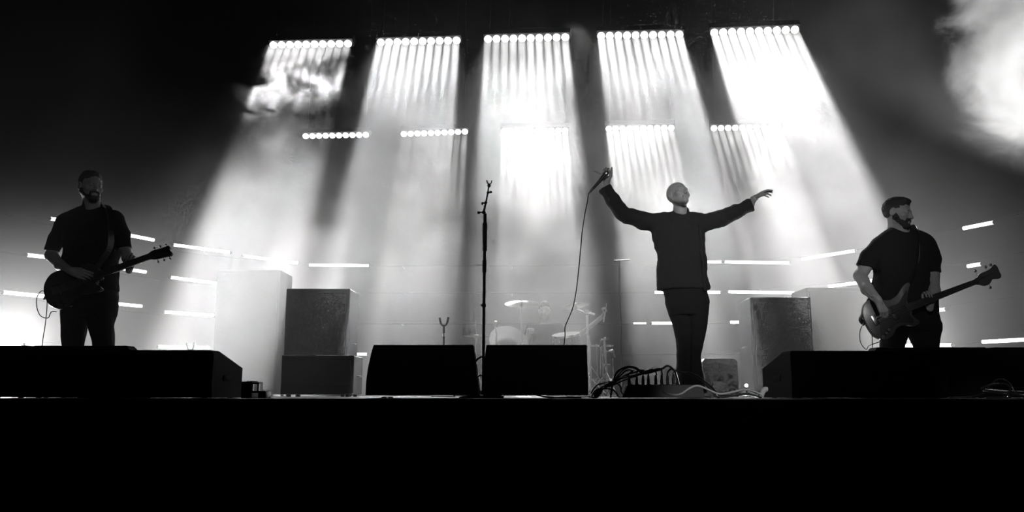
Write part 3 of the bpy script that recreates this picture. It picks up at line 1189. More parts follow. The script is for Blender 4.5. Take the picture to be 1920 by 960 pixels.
def make_guitarist():
    Y = 6.7
    t = thing('person', 'bearded guitarist in a dark shirt looking aside while playing a black guitar', 'person', (P(165, 740, Y).x, Y, 0))
    hc = P(170, 349.5, Y)
    fwd, up = (.74, -.68, -.05), (.02, 0, 1)
    sc = 1.07
    lo, hi = bounds([P(70, 310, Y), P(268, 742, Y)], .05)
    lo[1], hi[1] = Y - .42, Y + .25
    lo[2] = -.01
    A = [px(126, 420, Y), px(108, 446, Y + .03), px(96, 479, Y + .03)]
    B = [px(214, 415, Y), px(227, 440, Y - .03), px(234, 466, Y - .07)]
    s = Sdf(lo, hi, .0048)
    head(s, hc, fwd, up, sc)
    s.chain([P(170, 366, Y + .02), P(173, 388, Y + .03), P(173, 402, Y + .03)], [.066, .066, .08], .03)
    s.stack(rows(Y, [(402, 130, 214, .08), (430, 118, 226, .10), (470, 128, 214, .11), (510, 124, 212, .11), (545, 124, 212, .12), (580, 124, 212, .12)]), .03)
    s.chain(A, [.060, .046, .042], .02)
    s.chain([A[2], px(113, 497, Y - .14), px(133, 508, Y - .285)], [.047, .040, .027], .02)
    s.chain(B, [.058, .042, .038], .02)
    s.chain([B[2], px(239, 484, Y - .12), px(243, 501, Y - .17)], [.039, .039, .027], .02)
    for a, b, c_ in ((145, 137, 134), (191, 193, 194)):
        s.chain([px(a, 560, Y), px(b, 650, Y - .0), px(c_, 735, Y + .02)], [.075, .042, .036], .03)
        s.cone(px(c_, 738, Y + .04), px(c_, 740, Y - .14), .03, .026, .02)
    # strumming hand, resting over the strings
    hand(s, px(133, 508, Y - .285), (.93, .02, -.25), (0, -1, .15), (.2, 0, 1), [(20, 30, 20), (25, 35, 25), (30, 40, 25), (35, 45, 25)],
         [(.035, .050, -.02), (.030, .078, -.026), (.022, .100, -.028)], 1.0)
    # fretting hand round the neck
    hand(s, px(243, 502.5, Y - .172), (.15, .0, 1), (-.1, 1, 0), (-1, 0, .1), [(70, 70, 40), (75, 72, 40), (78, 70, 40), (80, 65, 35)],
         [(.030, .055, -.012), (.020, .085, -.008), (.004, .112, -.004)], 1.0)
    s.build('body', M['skin'], t)

    def shirt(s):
        s.stack(rows(Y, [(388, 156, 190, .075, .02), (394, 134, 212, .09, .01), (403, 122, 224, .11), (420, 113, 232, .13), (445, 120, 232, .14), (465, 122.5, 226, .145),
                         (490, 117, 220, .145), (520, 118, 220, .145), (548, 117, 219, .15)]), .02, rnd=.02)
        s.chain([px(126, 420, Y), px(108, 446, Y + .03), px(97, 470, Y + .03), px(93, 484, Y + .03)], [.094, .066, .051, .050], .018)
        s.plane(px(96.5, 471, Y + .03), (-.15, 0, -1), .085)
        s.chain([px(214, 415, Y), px(228, 440, Y - .03), px(233.5, 463, Y - .07), px(234.5, 474, Y - .09)], [.088, .060, .047, .046], .018)
        s.plane(px(234, 466, Y - .07), (.05, -.2, -1), .085)
        s.cone(px(173, 382, Y + .02), px(173, 390, Y + .02), .07, .075, .02)
        s.cone(px(174, 372, Y - .03), px(174, 391, Y - .035), .070, .058, .01, mode='cut')
        s.cone(px(95, 486, Y + .03), px(96, 473, Y + .03), .060, .038, .006, mode='cut')
        s.cone(px(237, 478, Y - .09), px(236, 467, Y - .075), .055, .036, .006, mode='cut')
        s.wrinkle(.007, 30, 31)
    clothing('shirt', M['cloth'], t, shirt, lo, hi, .0065)

    def trousers(s):
        s.stack(rows(Y, [(536, 119, 218, .13), (560, 118, 218, .135), (580, 118, 216.5, .135), (592, 117, 215, .12)]), .02)
        s.stack(rows(Y, [(570, 118, 170, .12), (595, 116.5, 165, .11), (620, 117, 159, .10), (640, 119, 155.5, .085, -.01), (660, 119, 153, .08), (700, 117, 150, .085), (737, 115, 152, .10, .02)]), .015)
        s.stack(rows(Y, [(570, 164, 217.5, .12), (588, 165, 216, .115), (609, 168, 211.5, .10), (625, 171, 213, .09), (643, 174, 214, .085, -.01), (665, 176, 212, .08), (700, 177, 210, .085), (737, 175, 211, .10, .02)]), .015)
        s.wrinkle(.008, 28, 41)
    clothing('trousers', M['jeans'], t, trousers, (lo[0], Y - .22, 0), (hi[0], Y + .22, 1.1), .0068)
    for cx in (134, 194):
        def shoe(s, cx=cx):
            x = P(cx, 740, Y).x
            s.cone((x, Y + .07, .042), (x, Y - .18, .034), .042, .036, .02)
            s.cone((x, Y + .06, .09), (x, Y + .06, .05), .04, .044, .03)
            s.D = np.maximum(s.D, (.004 - s.z)[None, None, :].astype(np.float32))
        clothing('shoe', M['leather'], t, shoe, (P(cx, 740, Y).x - .1, Y - .25, -.01), (P(cx, 740, Y).x + .1, Y + .17, .16), .007)
    s = Sdf(np.array(hc) - .19, np.array(hc) + .19, .0048)
    hairpiece(s, hc, fwd, up, sc, .004, .036)
    s.build('hair', M['hair'], t)
    s = Sdf(np.array(hc) - .22, np.array(hc) + .19, .0048)
    beardpiece(s, hc, fwd, up, sc)
    s.build('beard', M['stubble'], t)
    return t


def make_bassist():
    Y = 6.95
    t = thing('person', 'bass player in a dark T-shirt with short hair, looking off to the side', 'person', (P(1700, 740, Y).x, Y, 0))
    hc = P(1682, 400, Y)
    fwd, up = (.72, -.66, -.12), (.06, .1, 1)
    sc = 1.10
    lo, hi = bounds([P(1585, 360, Y), P(1785, 742, Y)], .05)
    lo[1], hi[1] = Y - .42, Y + .25
    lo[2] = -.01
    A = [px(1654, 466, Y), px(1632, 485, Y + .02), px(1613, 517, Y + .0)]
    B = [px(1735, 458, Y), px(1747, 490, Y - .02), px(1749, 516, Y - .06)]
    s = Sdf(lo, hi, .0048)
    head(s, hc, fwd, up, sc)
    s.chain([P(1683, 415, Y + .02), P(1686, 432, Y + .03), P(1687, 450, Y + .03)], [.076, .080, .09], .03)
    s.stack(rows(Y, [(446, 1650, 1726, .08), (470, 1646, 1744, .11), (510, 1650, 1744, .12), (550, 1650, 1744, .12), (590, 1652, 1750, .12), (615, 1658, 1752, .12)]), .03)
    s.chain(A, [.070, .055, .050], .02)
    s.chain([A[2], px(1626, 542, Y - .15), px(1646, 563, Y - .30)], [.053, .047, .032], .02)
    s.chain(B, [.07, .058, .050], .03)
    s.chain([B[2], px(1751, 545, Y - .13), px(1743, 572, Y - .20)], [.050, .046, .031], .02)
    for a, b, c_ in ((1680, 1673, 1670), (1730, 1737, 1742)):
        s.chain([px(a, 590, Y), px(b, 650, Y - .0), px(c_, 735, Y + .02)], [.085, .045, .038], .03)
        s.cone(px(c_, 738, Y + .04), px(c_, 740, Y - .14), .03, .026, .02)
    # plucking hand hanging over the strings
    hand(s, px(1646, 563, Y - .30), (.42, .02, -.9), (.35, -1, .15), (1, .2, .3), [(25, 30, 20), (30, 35, 25), (35, 35, 25), (35, 40, 25)],
         [(.038, .045, -.018), (.046, .075, -.022), (.05, .10, -.02)], 1.08)
    # fretting hand
    hand(s, px(1743, 574, Y - .20), (-.2, .0, 1), (0, 1, .1), (-1, 0, 0), [(60, 70, 40), (65, 72, 40), (68, 70, 40), (70, 65, 35)],
         [(.040, .045, -.018), (.045, .075, -.020), (.04, .10, -.02)], 1.0)
    s.build('body', M['skin'], t)

    def shirt(s):
        s.stack(rows(Y, [(428, 1666, 1708, .08, .02), (434, 1657, 1722, .10, .01), (442, 1648, 1740, .12), (455, 1640, 1752, .135), (475, 1634, 1758, .145), (500, 1639, 1757, .15),
                         (520, 1642, 1755, .155), (545, 1641, 1754, .155), (575, 1642, 1755, .155), (588, 1643, 1756, .155)]), .02, rnd=.02)
        s.chain([px(1652, 466, Y), px(1632, 483, Y + .02), px(1622, 500, Y + .01), px(1619.5, 505, Y)], [.098, .080, .066, .064], .018)
        s.plane(px(1622, 501, Y + .01), (-.35, 0, -1), .125)
        s.chain([px(1731, 461, Y), px(1745, 488, Y - .02), px(1748, 510, Y - .05), px(1748, 520, Y - .06)], [.096, .076, .060, .058], .018)
        s.plane(px(1748, 513, Y - .05), (.0, -.2, -1), .10)
        s.cone(px(1687, 424, Y + .02), px(1687, 436, Y + .02), .080, .090, .02)
        s.cone(px(1690, 418, Y - .03), px(1690, 436, Y - .035), .075, .062, .01, mode='cut')
        s.cone(px(1616, 520, Y + .0), px(1621, 504, Y + .01), .075, .052, .006, mode='cut')
        s.cone(px(1750, 526, Y - .08), px(1748.5, 514, Y - .058), .068, .047, .006, mode='cut')
        s.wrinkle(.008, 28, 51)
    clothing('t_shirt', M['cloth'], t, shirt, lo, hi, .0065)

    def trousers(s):
        s.stack(rows(Y, [(575, 1645, 1756, .14), (592, 1648, 1759.5, .145), (606, 1650, 1762, .14), (622, 1652, 1762, .13)]), .02)
        s.stack(rows(Y, [(605, 1650, 1706, .12), (624, 1651, 1701, .12), (640, 1652.5, 1697, .10), (652, 1653, 1693.5, .09, -.01), (690, 1652, 1690, .08), (737, 1650, 1690, .10, .02)]), .015)
        s.stack(rows(Y, [(605, 1696, 1762, .12), (624, 1701, 1762, .115), (640, 1709, 1761, .10), (652, 1715, 1760, .09, -.01), (690, 1722, 1761, .08), (737, 1722, 1764, .10, .02)]), .015)
        s.wrinkle(.008, 28, 61)
    clothing('trousers', M['jeans'], t, trousers, (lo[0], Y - .22, 0), (hi[0], Y + .22, 1.0), .0068)
    for cx in (1668, 1742):
        def shoe(s, cx=cx):
            x = P(cx, 740, Y).x
            s.cone((x, Y + .07, .042), (x, Y - .18, .034), .042, .036, .02)
            s.cone((x, Y + .06, .09), (x, Y + .06, .05), .04, .044, .03)
            s.D = np.maximum(s.D, (.004 - s.z)[None, None, :].astype(np.float32))
        clothing('shoe', M['leather'], t, shoe, (P(cx, 740, Y).x - .1, Y - .25, -.01), (P(cx, 740, Y).x + .1, Y + .17, .16), .007)
    s = Sdf(np.array(hc) - .19, np.array(hc) + .21, .0048)
    hairpiece(s, hc, fwd, up, sc, .004, .030, quiff=.002)
    s.build('hair', M['hair'], t)
    s = Sdf(np.array(hc) - .22, np.array(hc) + .19, .0048)
    beardpiece(s, hc, fwd, up, sc)
    s.build('beard', M['stubble'], t)
    return t


def make_drummer():
    Y = 11.6
    t = thing('person', 'drummer in dark clothes seated behind the drum kit, mostly lost in the haze', 'person', (P(1022, 740, Y).x, Y, 0))
    x0 = P(1022, 700, Y).x
    s = Sdf((x0 - .75, Y - .65, 0), (x0 + .95, Y + .35, 1.5), .009)
    zt = P(1022, 567, Y).z
    hc = Vector((x0, Y, zt - .115))
    head(s, hc, (.1, -1, -.1), (0, 0, 1), 1.0)
    zs = zt - .30
    s.chain([hc + Vector((0, .02, -.08)), (x0, Y + .02, zs + .02)], [.055, .06], .03)
    s.stack([(.50, x0, .16, Y + .02, .13), (.75, x0, .15, Y, .11), (zs - .12, x0, .19, Y, .11), (zs, x0, .12, Y, .07)], .04)
    for q in (-1, 1):
        s.chain([(x0 + q * .18, Y, zs - .05), (x0 + q * .27, Y - .05, zs - .32)], [.05, .042], .03)
        s.chain([(x0 + q * .09, Y, .56), (x0 + q * .22, Y - .42, .54), (x0 + q * .24, Y - .36, .10)], [.08, .06, .04], .03)
        s.cone((x0 + q * .24, Y - .34, .045), (x0 + q * .26, Y - .55, .035), .04, .034, .02)
    hl = Vector((x0 - .22, Y - .40, .86))
    hr = P(1131, 592, Y - .25)
    s.chain([(x0 - .27, Y - .05, zs - .32), hl], [.042, .028], .02)
    s.chain([(x0 + .27, Y - .05, zs - .32), tuple(hr)], [.042, .028], .02)
    hand(s, hl, (.3, -1, .1), (0, 0, 1), (1, 0, 0), [(60, 70, 40)] * 4, [(.03, .05, -.02), (.02, .08, -.04), (.0, .09, -.05)])
    hand(s, hr, (.4, -.5, .7), (.8, 0, -.3), (-.5, -.5, .5), [(60, 70, 40)] * 4, [(.03, .05, -.02), (.02, .08, -.04), (.0, .09, -.05)])
    s.build('body', M['skin'], t)
    s = Sdf((x0 - .75, Y - .65, 0), (x0 + .75, Y + .35, 1.5), .011)
    s.stack([(.50, x0, .19, Y + .02, .16), (.75, x0, .18, Y, .14), (zs - .12, x0, .22, Y, .14), (zs + .0, x0, .14, Y, .09)], .04)
    for q in (-1, 1):
        s.chain([(x0 + q * .18, Y, zs - .05), (x0 + q * .26, Y - .04, zs - .27)], [.075, .062], .04)
    s.build('t_shirt', M['cloth'], t)
    s = Sdf((x0 - .5, Y - .65, 0), (x0 + .5, Y + .35, .8), .011)
    for q in (-1, 1):
        s.chain([(x0 + q * .09, Y, .56), (x0 + q * .22, Y - .42, .54), (x0 + q * .24, Y - .36, .12)], [.105, .08, .06], .03)
    s.build('trousers', M['jeans'], t)
    s = Sdf(np.array(hc) - .19, np.array(hc) + .19, .007)
    hairpiece(s, hc, (.1, -1, -.1), (0, 0, 1), 1.0, .014, .04)
    s.build('hair', M['hair'], t)
    # stool and the raised stick
    st = thing('drum_stool', 'round black drum stool under the seated drummer', 'stool', (x0, Y, 0))
    MB().lathe([(.02, .38), (.17, .39), (.18, .42), (.175, .455), (.15, .465), (.01, .468)], (x0, Y, 0), n=28).build('seat', M['leather'], st)
    MB().tube([(x0, Y, .06), (x0, Y, .39)], .016).build('post', M['chrome'], st)
    for k in range(3):
        a = 2.1 * k + .4
        MB().tube([(x0, Y, .22), (x0 + .24 * math.cos(a), Y + .24 * math.sin(a), .012)], .011, 8).build('leg', M['chrome'], st)
    a = P(1133, 596, Y - .3)
    b = P(1137, 571, Y - .42)
    tag(MB().tube([a + (a - b) * .3, a, b, b + (b - a) * .1], [.008, .008, .006, .004], 8).build('drumstick', M['tape'], origin=tuple(a)), 'pale drumstick held up at the right of the drum kit', 'drumstick')
    return t


make_singer()
make_guitarist()
make_bassist()
make_drummer()

# ------------------------------------------------------------------ guitars
def poly_solid(out, frame_, n0, n1, mb=None):
    """out: (u, v) outline; frame_: function (u, v, n) -> world"""
    mb = mb or MB()
    return mb.loft([[frame_(u, v, n0) for u, v in out], [frame_(u, v, n1) for u, v in out]])


def outline(pts, per=6):
    return [(p.x, p.y) for p in spline([(a, b, 0) for a, b in pts], per, close=True)]


def disc(c, r, n=20):
    return [(c[0] + r * math.cos(2 * math.pi * k / n), c[1] + r * math.sin(2 * math.pi * k / n)) for k in range(n)]


def guitar(kind, label, o, a, thick=.045):
    """o: bottom end of the body (world), a: tip of the headstock"""
    o = Vector(o)
    ax = (Vector(a) - o).normalized()
    nrm = Vector((0, -1, 0.10))
    nrm = (nrm - ax * nrm.dot(ax)).normalized()
    v_ = nrm.cross(ax).normalized()
    if v_.z < 0:
        v_ = -v_

    def W(u, v, n=0.0):
        return o + ax * u + v_ * v + nrm * n
    t = thing('electric_guitar' if kind == 'guitar' else 'bass_guitar', label, 'guitar', tuple(o + ax * .2))
    if kind == 'guitar':
        L = (a - o).length
        out = outline([(0, 0), (.018, .09), (.08, .155), (.16, .163), (.225, .125), (.285, .112), (.345, .13), (.40, .125), (.435, .085), (.448, .035),
                       (.445, -.03), (.41, -.045), (.398, -.07), (.425, -.10), (.42, -.125), (.37, -.135), (.315, -.122), (.27, -.112), (.225, -.125), (.16, -.163), (.08, -.155), (.018, -.09)])
        out = [(u, v * .93) for u, v in out]
        poly_solid(out, W, -thick, 0).build('body', M['guitarblack'], t, bevel=.006)
        poly_solid([(u * .985 + .003, v * .975) for u, v in out], W, .0015, .003).build('binding', M['darksteel'], t)
        hs = .84
        poly_solid([(.37, .027), (hs, .0215), (hs, -.0215), (.37, -.027)], W, .002, .012).build('fretboard', M['rosewood'], t)
        poly_solid([(.44, .024), (hs + .01, .020), (hs + .01, -.020), (.44, -.024)], W, -.020, .002).build('neck', M['maple'] if False else M['guitarblack'], t, bevel=.004)
        hd = [(hs - .012, .022), (hs + .03, .038), (hs + .09, .040), (L - .035, .044), (L - .012, .046), (L - .004, .025), (L - .014, .008), (L - .004, -.012), (L - .002, -.030), (L - .012, -.044), (L - .05, -.042), (hs + .03, -.036), (hs - .012, -.022)]
        poly_solid(hd, lambda u, v, n: W(u, v, n - (u - hs) * .28), -.012, .006).build('headstock', M['guitarblack'], t, bevel=.002)
        for k in range(3):
            for q in (-1, 1):
                u = hs + .045 + k * .042
                c = W(u, q * .052, -.006 - (u - hs) * .28)
                MB().tube([W(u, q * .034, -.006 - (u - hs) * .28), c], .0035, 8).ball(c + v_ * q * .008, (.009, .006, .009), 10).build('tuning_peg', M['steel'], t)
        for u in (.165, .30):
            poly_solid([(u - .017, .036), (u + .017, .036), (u + .017, -.036), (u - .017, -.036)], W, .001, .008).build('pickup', M['chrome'], t, bevel=.002)
        poly_solid([(.115, .042), (.13, .042), (.13, -.042), (.115, -.042)], W, .001, .012).build('bridge', M['chrome'], t, bevel=.002)
        poly_solid([(.065, .045), (.078, .045), (.078, -.045), (.065, -.045)], W, .001, .012).build('tailpiece', M['chrome'], t, bevel=.002)
        for u, v in ((.06, -.085), (.115, -.10), (.075, -.125), (.13, -.135)):
            MB().lathe([(.012, 0), (.011, .012), (.009, .013), (.001, .013)], W(u, v, .001), nrm, 14).build('knob', M['rubber'], t)
        poly_solid([(.15, -.045), (.34, -.040), (.34, -.065), (.25, -.095), (.16, -.085)], W, .004, .008).build('pickguard', M['pickguard'], t)
        for k in range(6):
            v = -.018 + k * .0072
            MB().tube([W(.07, v * 1.4, .013), W(.12, v * 1.35, .014), W(hs, v, .0145), W(hs + .045 + (k % 3) * .042, (1 if v > 0 else -1) * .022, .005)], .0006, 5).build('string', M['steel'], t)
        # strap over the shoulder
        st = spline([W(.0, .0, -.02), W(-.03, .03, -.08), P(112, 520, 6.75), P(130, 480, 6.88), P(165, 420, 6.90), P(195, 388, 6.80), P(202, 387, 6.70), P(206, 397, 6.59), P(208, 430, 6.525), P(206, 465, 6.51), W(.43, .08, -.02)], 6)
    else:
        L = (a - o).length
        out = outline([(0, 0), (.012, .085), (.06, .150), (.13, .165), (.20, .128), (.265, .108), (.33, .125), (.39, .165), (.445, .185), (.462, .165), (.425, .12), (.39, .075), (.378, .035),
                       (.378, -.035), (.365, -.06), (.378, -.095), (.395, -.125), (.375, -.148), (.325, -.138), (.27, -.112), (.21, -.115), (.15, -.158), (.08, -.165), (.018, -.11)])
        poly_solid(out, W, -thick, 0).build('body', M['basspaint'], t, bevel=.008)
        pg = outline([(.11, -.02), (.17, .035), (.22, .06), (.30, .06), (.37, .105), (.41, .13), (.40, .09), (.36, .03), (.36, -.03), (.345, -.06), (.355, -.10), (.33, -.12), (.27, -.09), (.20, -.09), (.12, -.135), (.075, -.135), (.07, -.10)])
        poly_solid(pg, W, .0015, .004).build('pickguard', M['pickguard'], t)
        hs = .955
        poly_solid([(.34, .031), (hs, .020), (hs, -.020), (.34, -.031)], W, .004, .012).build('fretboard', M['rosewood'], t)
        poly_solid([(.34, .030), (hs + .01, .020), (hs + .01, -.020), (.34, -.030)], W, -.018, .004).build('neck', M['maple'], t, bevel=.004)
        k_ = L - hs
        hd = outline([(hs - .01, .021), (hs + .02, .030), (hs + .05, .046), (hs + .12, .050), (hs + k_ * .72, .054), (L - .012, .075), (L + .004, .050), (L, .01), (L - .004, -.028), (L - .03, -.042),
                      (hs + k_ * .62, -.028), (hs + k_ * .45, -.050), (hs + .045, -.055), (hs + .01, -.030), (hs - .01, -.021)], 4)
        poly_solid(hd, W, -.016, .001).build('headstock', M['maple'], t, bevel=.002)
        for k in range(4):
            u = hs + .035 + k * (k_ - .07) / 3
            q = 1 if k != 1 else -1
            c = W(u, q * .080, -.008)
            MB().tube([W(u, q * .035, -.008), c], .004, 8).ball(c, (.013, .005, .014), 10).build('tuning_peg', M['steel'], t)
        for u, v in ((.215, .022), (.235, -.026)):
            poly_solid([(u - .022, v + .028), (u + .022, v + .028), (u + .022, v - .028), (u - .022, v - .028)], W, .003, .012).build('pickup', M['rubber'], t, bevel=.002)
        poly_solid([(.055, .042), (.095, .042), (.095, -.042), (.055, -.042)], W, .001, .012).build('bridge', M['chrome'], t, bevel=.002)
        for u, v in ((.135, -.105), (.105, -.122), (.07, -.137)):
            MB().lathe([(.013, 0), (.013, .014), (.011, .017), (.001, .017)], W(u, v, .003), nrm, 14).build('knob', M['chrome'], t)
        MB().lathe([(.009, 0), (.009, .006), (.001, .008)], W(.045, -.150, -.004), nrm, 12).build('jack', M['chrome'], t)
        for k in range(4):
            v = -.017 + k * .0115
            MB().tube([W(.07, v * 1.5, .013), W(hs, v, .0145), W(hs + .035 + k * (k_ - .07) / 3, .012, .002)], .0011, 5).build('string', M['steel'], t)
        st = spline([W(.0, .0, -.02), W(.0, .07, -.05), P(1632, 555, 6.92), P(1642, 520, 7.08), P(1675, 460, 7.13), P(1708, 428, 7.04), P(1719, 427, 6.95), P(1723, 436, 6.83), P(1724, 460, 6.775), P(1721, 500, 6.765), W(.455, .17, -.03)], 6)
    # strap: a flat band
    v = []
    f = []
    cz_ = P(150, 480, 6.8)
    cz_.x = P(173 if kind == 'guitar' else 1690, 480, 6.8).x
    for i, p in enumerate(st):
        d = (st[min(i + 1, len(st) - 1)] - st[max(i - 1, 0)]).normalized()
        w = d.cross(Vector((p.x - cz_.x, (p.y - cz_.y) * 2.0, max(p.z - cz_.z, 0) * .8))).normalized() * .022
        th_ = d.cross(w).normalized() * .0015
        v.append([p - w - th_, p + w - th_, p + w + th_, p - w + th_])
    MB().loft(v).build('strap', M['leather'], t)
    return t, W


g1, W1 = guitar('guitar', 'black single-cutaway electric guitar slung on the bearded guitarist', P(83, 554, 6.47), P(318, 467, 6.47))
g2, W2 = guitar('bass', 'grey bass guitar with dark pickguard held by the player on the right', P(1624.5, 607, 6.70), P(1875, 511, 6.70))
cable('guitar_cable', [W1(.05, -.150, -.02), P(96, 585, 6.42), P(90, 596, 6.43), P(76, 592, 6.44), P(69, 575, 6.45), P(70, 556, 6.47), P(80, 545, 6.50), P(88, 560, 6.52), P(86, 600, 6.52), P(80, 640, 6.5), (P(74, 690, 6.5).x, 6.5, .15), (P(70, 700, 6.5).x, 6.6, .008), (P(100, 700, 6.9).x, 7.2, .008)], .0035, 'thin cable looping down from the body of the black guitar')
cable('guitar_cable', [W2(.045, -.165, -.004), P(1630, 648, 6.6), P(1624, 655, 6.6), P(1614, 643, 6.62), P(1612, 625, 6.64), P(1616, 612, 6.66), P(1624, 600, 6.72), P(1634, 620, 6.74), P(1636, 650, 6.74), (P(1637, 690, 6.74).x, 6.74, .1), (P(1640, 700, 6.74).x, 6.85, .008), (P(1600, 700, 7).x, 7.2, .008)], .0035, 'thin cable looping under the body of the grey bass')

# ------------------------------------------------------------------ microphone in the hand of the singer
ma, mb_ = P(1140, 322, 6.90), P(1111.5, 354, 6.88)
md = (mb_ - ma).normalized()
t = thing('microphone', 'black handheld microphone in the raised hand of the singer', 'microphone', tuple(ma))
LM = (mb_ - ma).length
MB().lathe([(.004, -.026), (.017, -.022), (.025, -.008), (.025, .008), (.021, .022), (.018, .026)], ma + md * .02, md, 20).build('grille', M['steel'], t)
MB().lathe([(.020, .046), (.019, .06), (.013, .12), (.0115, LM - .01), (.010, LM)], ma, md, 20).build('handle', M['black'], t)
MB().lathe([(.0095, LM), (.0095, LM + .03), (.006, LM + .036), (.0055, LM + .055), (.003, LM + .056)], ma, md, 16).build('connector', M['darksteel'], t)
endm = ma + md * (LM + .055)
cable('microphone_cable', [endm, P(1101, 380, 6.84), P(1096, 405, 6.83), P(1091, 440, 6.8), P(1088, 475, 6.75), P(1083, 525, 6.7), P(1078, 560, 6.66), P(1072, 583, 6.62), P(1062, 606, 6.6), P(1059, 615, 6.6), P(1059.5, 630, 6.6), P(1057, 650, 6.6), P(1056, 680, 6.58), (P(1056, 700, 6.5).x, 6.5, .05), (P(1070, 700, 6.4).x, 6.4, .008), (P(1110, 700, 6.2).x, 6.2, .008)], .0042, 'thin black cable hanging from the microphone of the singer', per=10)

# ------------------------------------------------------------------ straight microphone stand in the centre
Ym = 5.9
x0 = P(905, 735, Ym).x
top = P(909.5, 402, Ym)
t = thing('microphone_stand', 'tall straight black microphone stand with an empty clip, between the centre monitors', 'microphone stand', (x0, Ym, 0))
bot = Vector((x0, Ym, 0))
ax = (top - bot)


def on(k):
    return bot + ax * k


kz = lambda py: (P(908, py, Ym).z) / top.z
MB().lathe([(.14, 0), (.145, .006), (.14, .014), (.05, .024), (.022, .03), (.018, .05)], bot, (0, 0, 1), 32).build('base', M['black'], t)
MB().tube([on(.01), on(kz(572))], .0115, 12).build('lower_tube', M['darksteel'], t)
MB().lathe([(.012, 0), (.016, .004), (.016, .02), (.012, .026)], on(kz(576)), ax, 16).tube([on(kz(572)) + Vector((0, 0, 0)), on(kz(572)) + Vector((-.022, -.01, 0))], .006, 8).build('clutch', M['rubber'], t)
MB().tube([on(kz(572)), on(kz(470))], .0105, 12).build('upper_tube', M['black'], t)
MB().lathe([(.011, 0), (.0145, .004), (.0145, .085), (.011, .09)], on(kz(511)), ax, 16).build('grip', M['rubber'], t)
MB().lathe([(.012, 0), (.0165, .006), (.0165, (P(908, 419, Ym).z - P(908, 471, Ym).z)), (.011, (P(908, 417, Ym).z - P(908, 471, Ym).z))], on(kz(471)), ax, 16).build('grip', M['rubber'], t)
MB().tube([on(kz(419)), on(kz(401))], .012, 12).build('collar', M['black'], t)
j = P(907, 398, Ym)
j2 = P(911, 380, Ym)
j3 = P(917, 348, Ym)
clampm = MB().ball(j, (.014, .016, .014), 12).tube([j, P(898.5, 398, Ym)], .005, 8).ball(P(897.5, 399, Ym), (.011, .01, .011), 10)
clampm.build('clamp', M['black'], t)
MB().tube([j, j2], [.009, .007], 10).build('boom_joint', M['chrome'], t)
MB().tube([j2, P(904.5, 381, Ym)], .005, 8).ball(P(904.5, 381.5, Ym), (.009, .009, .012), 10).ball(j2, (.011, .012, .009), 10).build('clamp', M['black'], t)
MB().tube([j2, j3], .0055, 10).build('boom', M['darksteel'], t)
k3 = P(915, 361, Ym)
MB().ball(k3, (.010, .012, .010), 10).tube([k3, P(920, 360, Ym)], .004, 8).ball(P(920.5, 360, Ym), (.009, .009, .010), 10).build('clamp', M['black'], t)
cl = MB().ball(j3, (.013, .013, .013), 12)
cl.tube(spline([P(912.5, 338, Ym), P(914, 343, Ym), P(917.5, 345, Ym), P(921, 342.5, Ym), P(921.5, 338.5, Ym)], 5), .0042, 8)
cl.build('microphone_clip', M['rubber'], t)


# ------------------------------------------------------------------ floor monitors
def wedge_monitor(name, label, x0, x1, Y, zt, group, slope=.30, depth=.5, zb=None, chamf=.03, taper=0.0, screws=True):
    """floor monitor seen from behind: x0..x1 wide, zt high at the audience side, falling away towards the player"""
    t = thing(name, label, 'speaker', ((x0 + x1) / 2, Y + depth / 2, 0), group)
    zb = zb if zb is not None else zt * .62

    def ring(x, d=0.0):
        return [(x, Y + .015, .003), (x, Y, zt * .35), (x, Y + .01, zt - d), (x, Y + depth * .30, zt - d), (x, Y + depth, zb), (x, Y + depth, .003)]
    c = chamf
    m = MB().loft([[(x0 + p[0] * 0, p[1], p[2]) for p in ring(x0 + 0, c)],
                   [(x0 + c * .8 + taper * .0, p[1], p[2]) for p in ring(x0, 0)],
                   [(x1 - c * .8, p[1], p[2]) for p in ring(x1, 0)],
                   [(x1, p[1], p[2]) for p in ring(x1, c)]])
    m.build('cabinet', M['wood'], t, bevel=.004, smooth=False)
    # grille on the face that looks at the player
    a = Vector((0, Y + depth * .33, zt - .004))
    b = Vector((0, Y + depth - .03, zb + .012))
    nrm = Vector((0, (zt - zb), depth * .7)).normalized() * .008
    g = MB()
    g.loft([[(x0 + .04, p.y, p.z) for p in (a, b)] + [(x0 + .04, (p + nrm).y, (p + nrm).z) for p in (b, a)],
            [(x1 - .04, p.y, p.z) for p in (a, b)] + [(x1 - .04, (p + nrm).y, (p + nrm).z) for p in (b, a)]])
    g.build('grille', M['grille'], t, smooth=False)
    for x, s_ in ((x0, 1), (x1, -1)):
        h = MB().box((x - .006, Y + depth * .35, zt * .36), (x + .004, Y + depth * .62, zt * .50)) if s_ > 0 else MB().box((x - .004, Y + depth * .35, zt * .36), (x + .006, Y + depth * .62, zt * .50))
        h.build('handle', M['wood'], t, bevel=.004)
        for y in (Y + .06, Y + depth - .06):
            MB().lathe([(.016, 0), (.018, .002), (.015, .006)], (x + s_ * .06, y, 0), n=12).build('rubber_foot', M['rubber'], t)
    cxp = (x0 + x1) / 2
    MB().box((cxp - .07, Y - .004, zt * .14), (cxp + .07, Y + .02, zt * .40)).build('connector_plate', M['black'], t, bevel=.002)
    if screws:
        for x in (x0 + .035, x1 - .035):
            for z in (zt - .045,):
                MB().ball((x, Y - .001, z), (.005, .004, .005), 8).build('screw', M['chrome'], t)
    return t


gM = 'front row of floor monitors'
Y1 = 5.5
# two centre monitors, sides bulging towards the floor


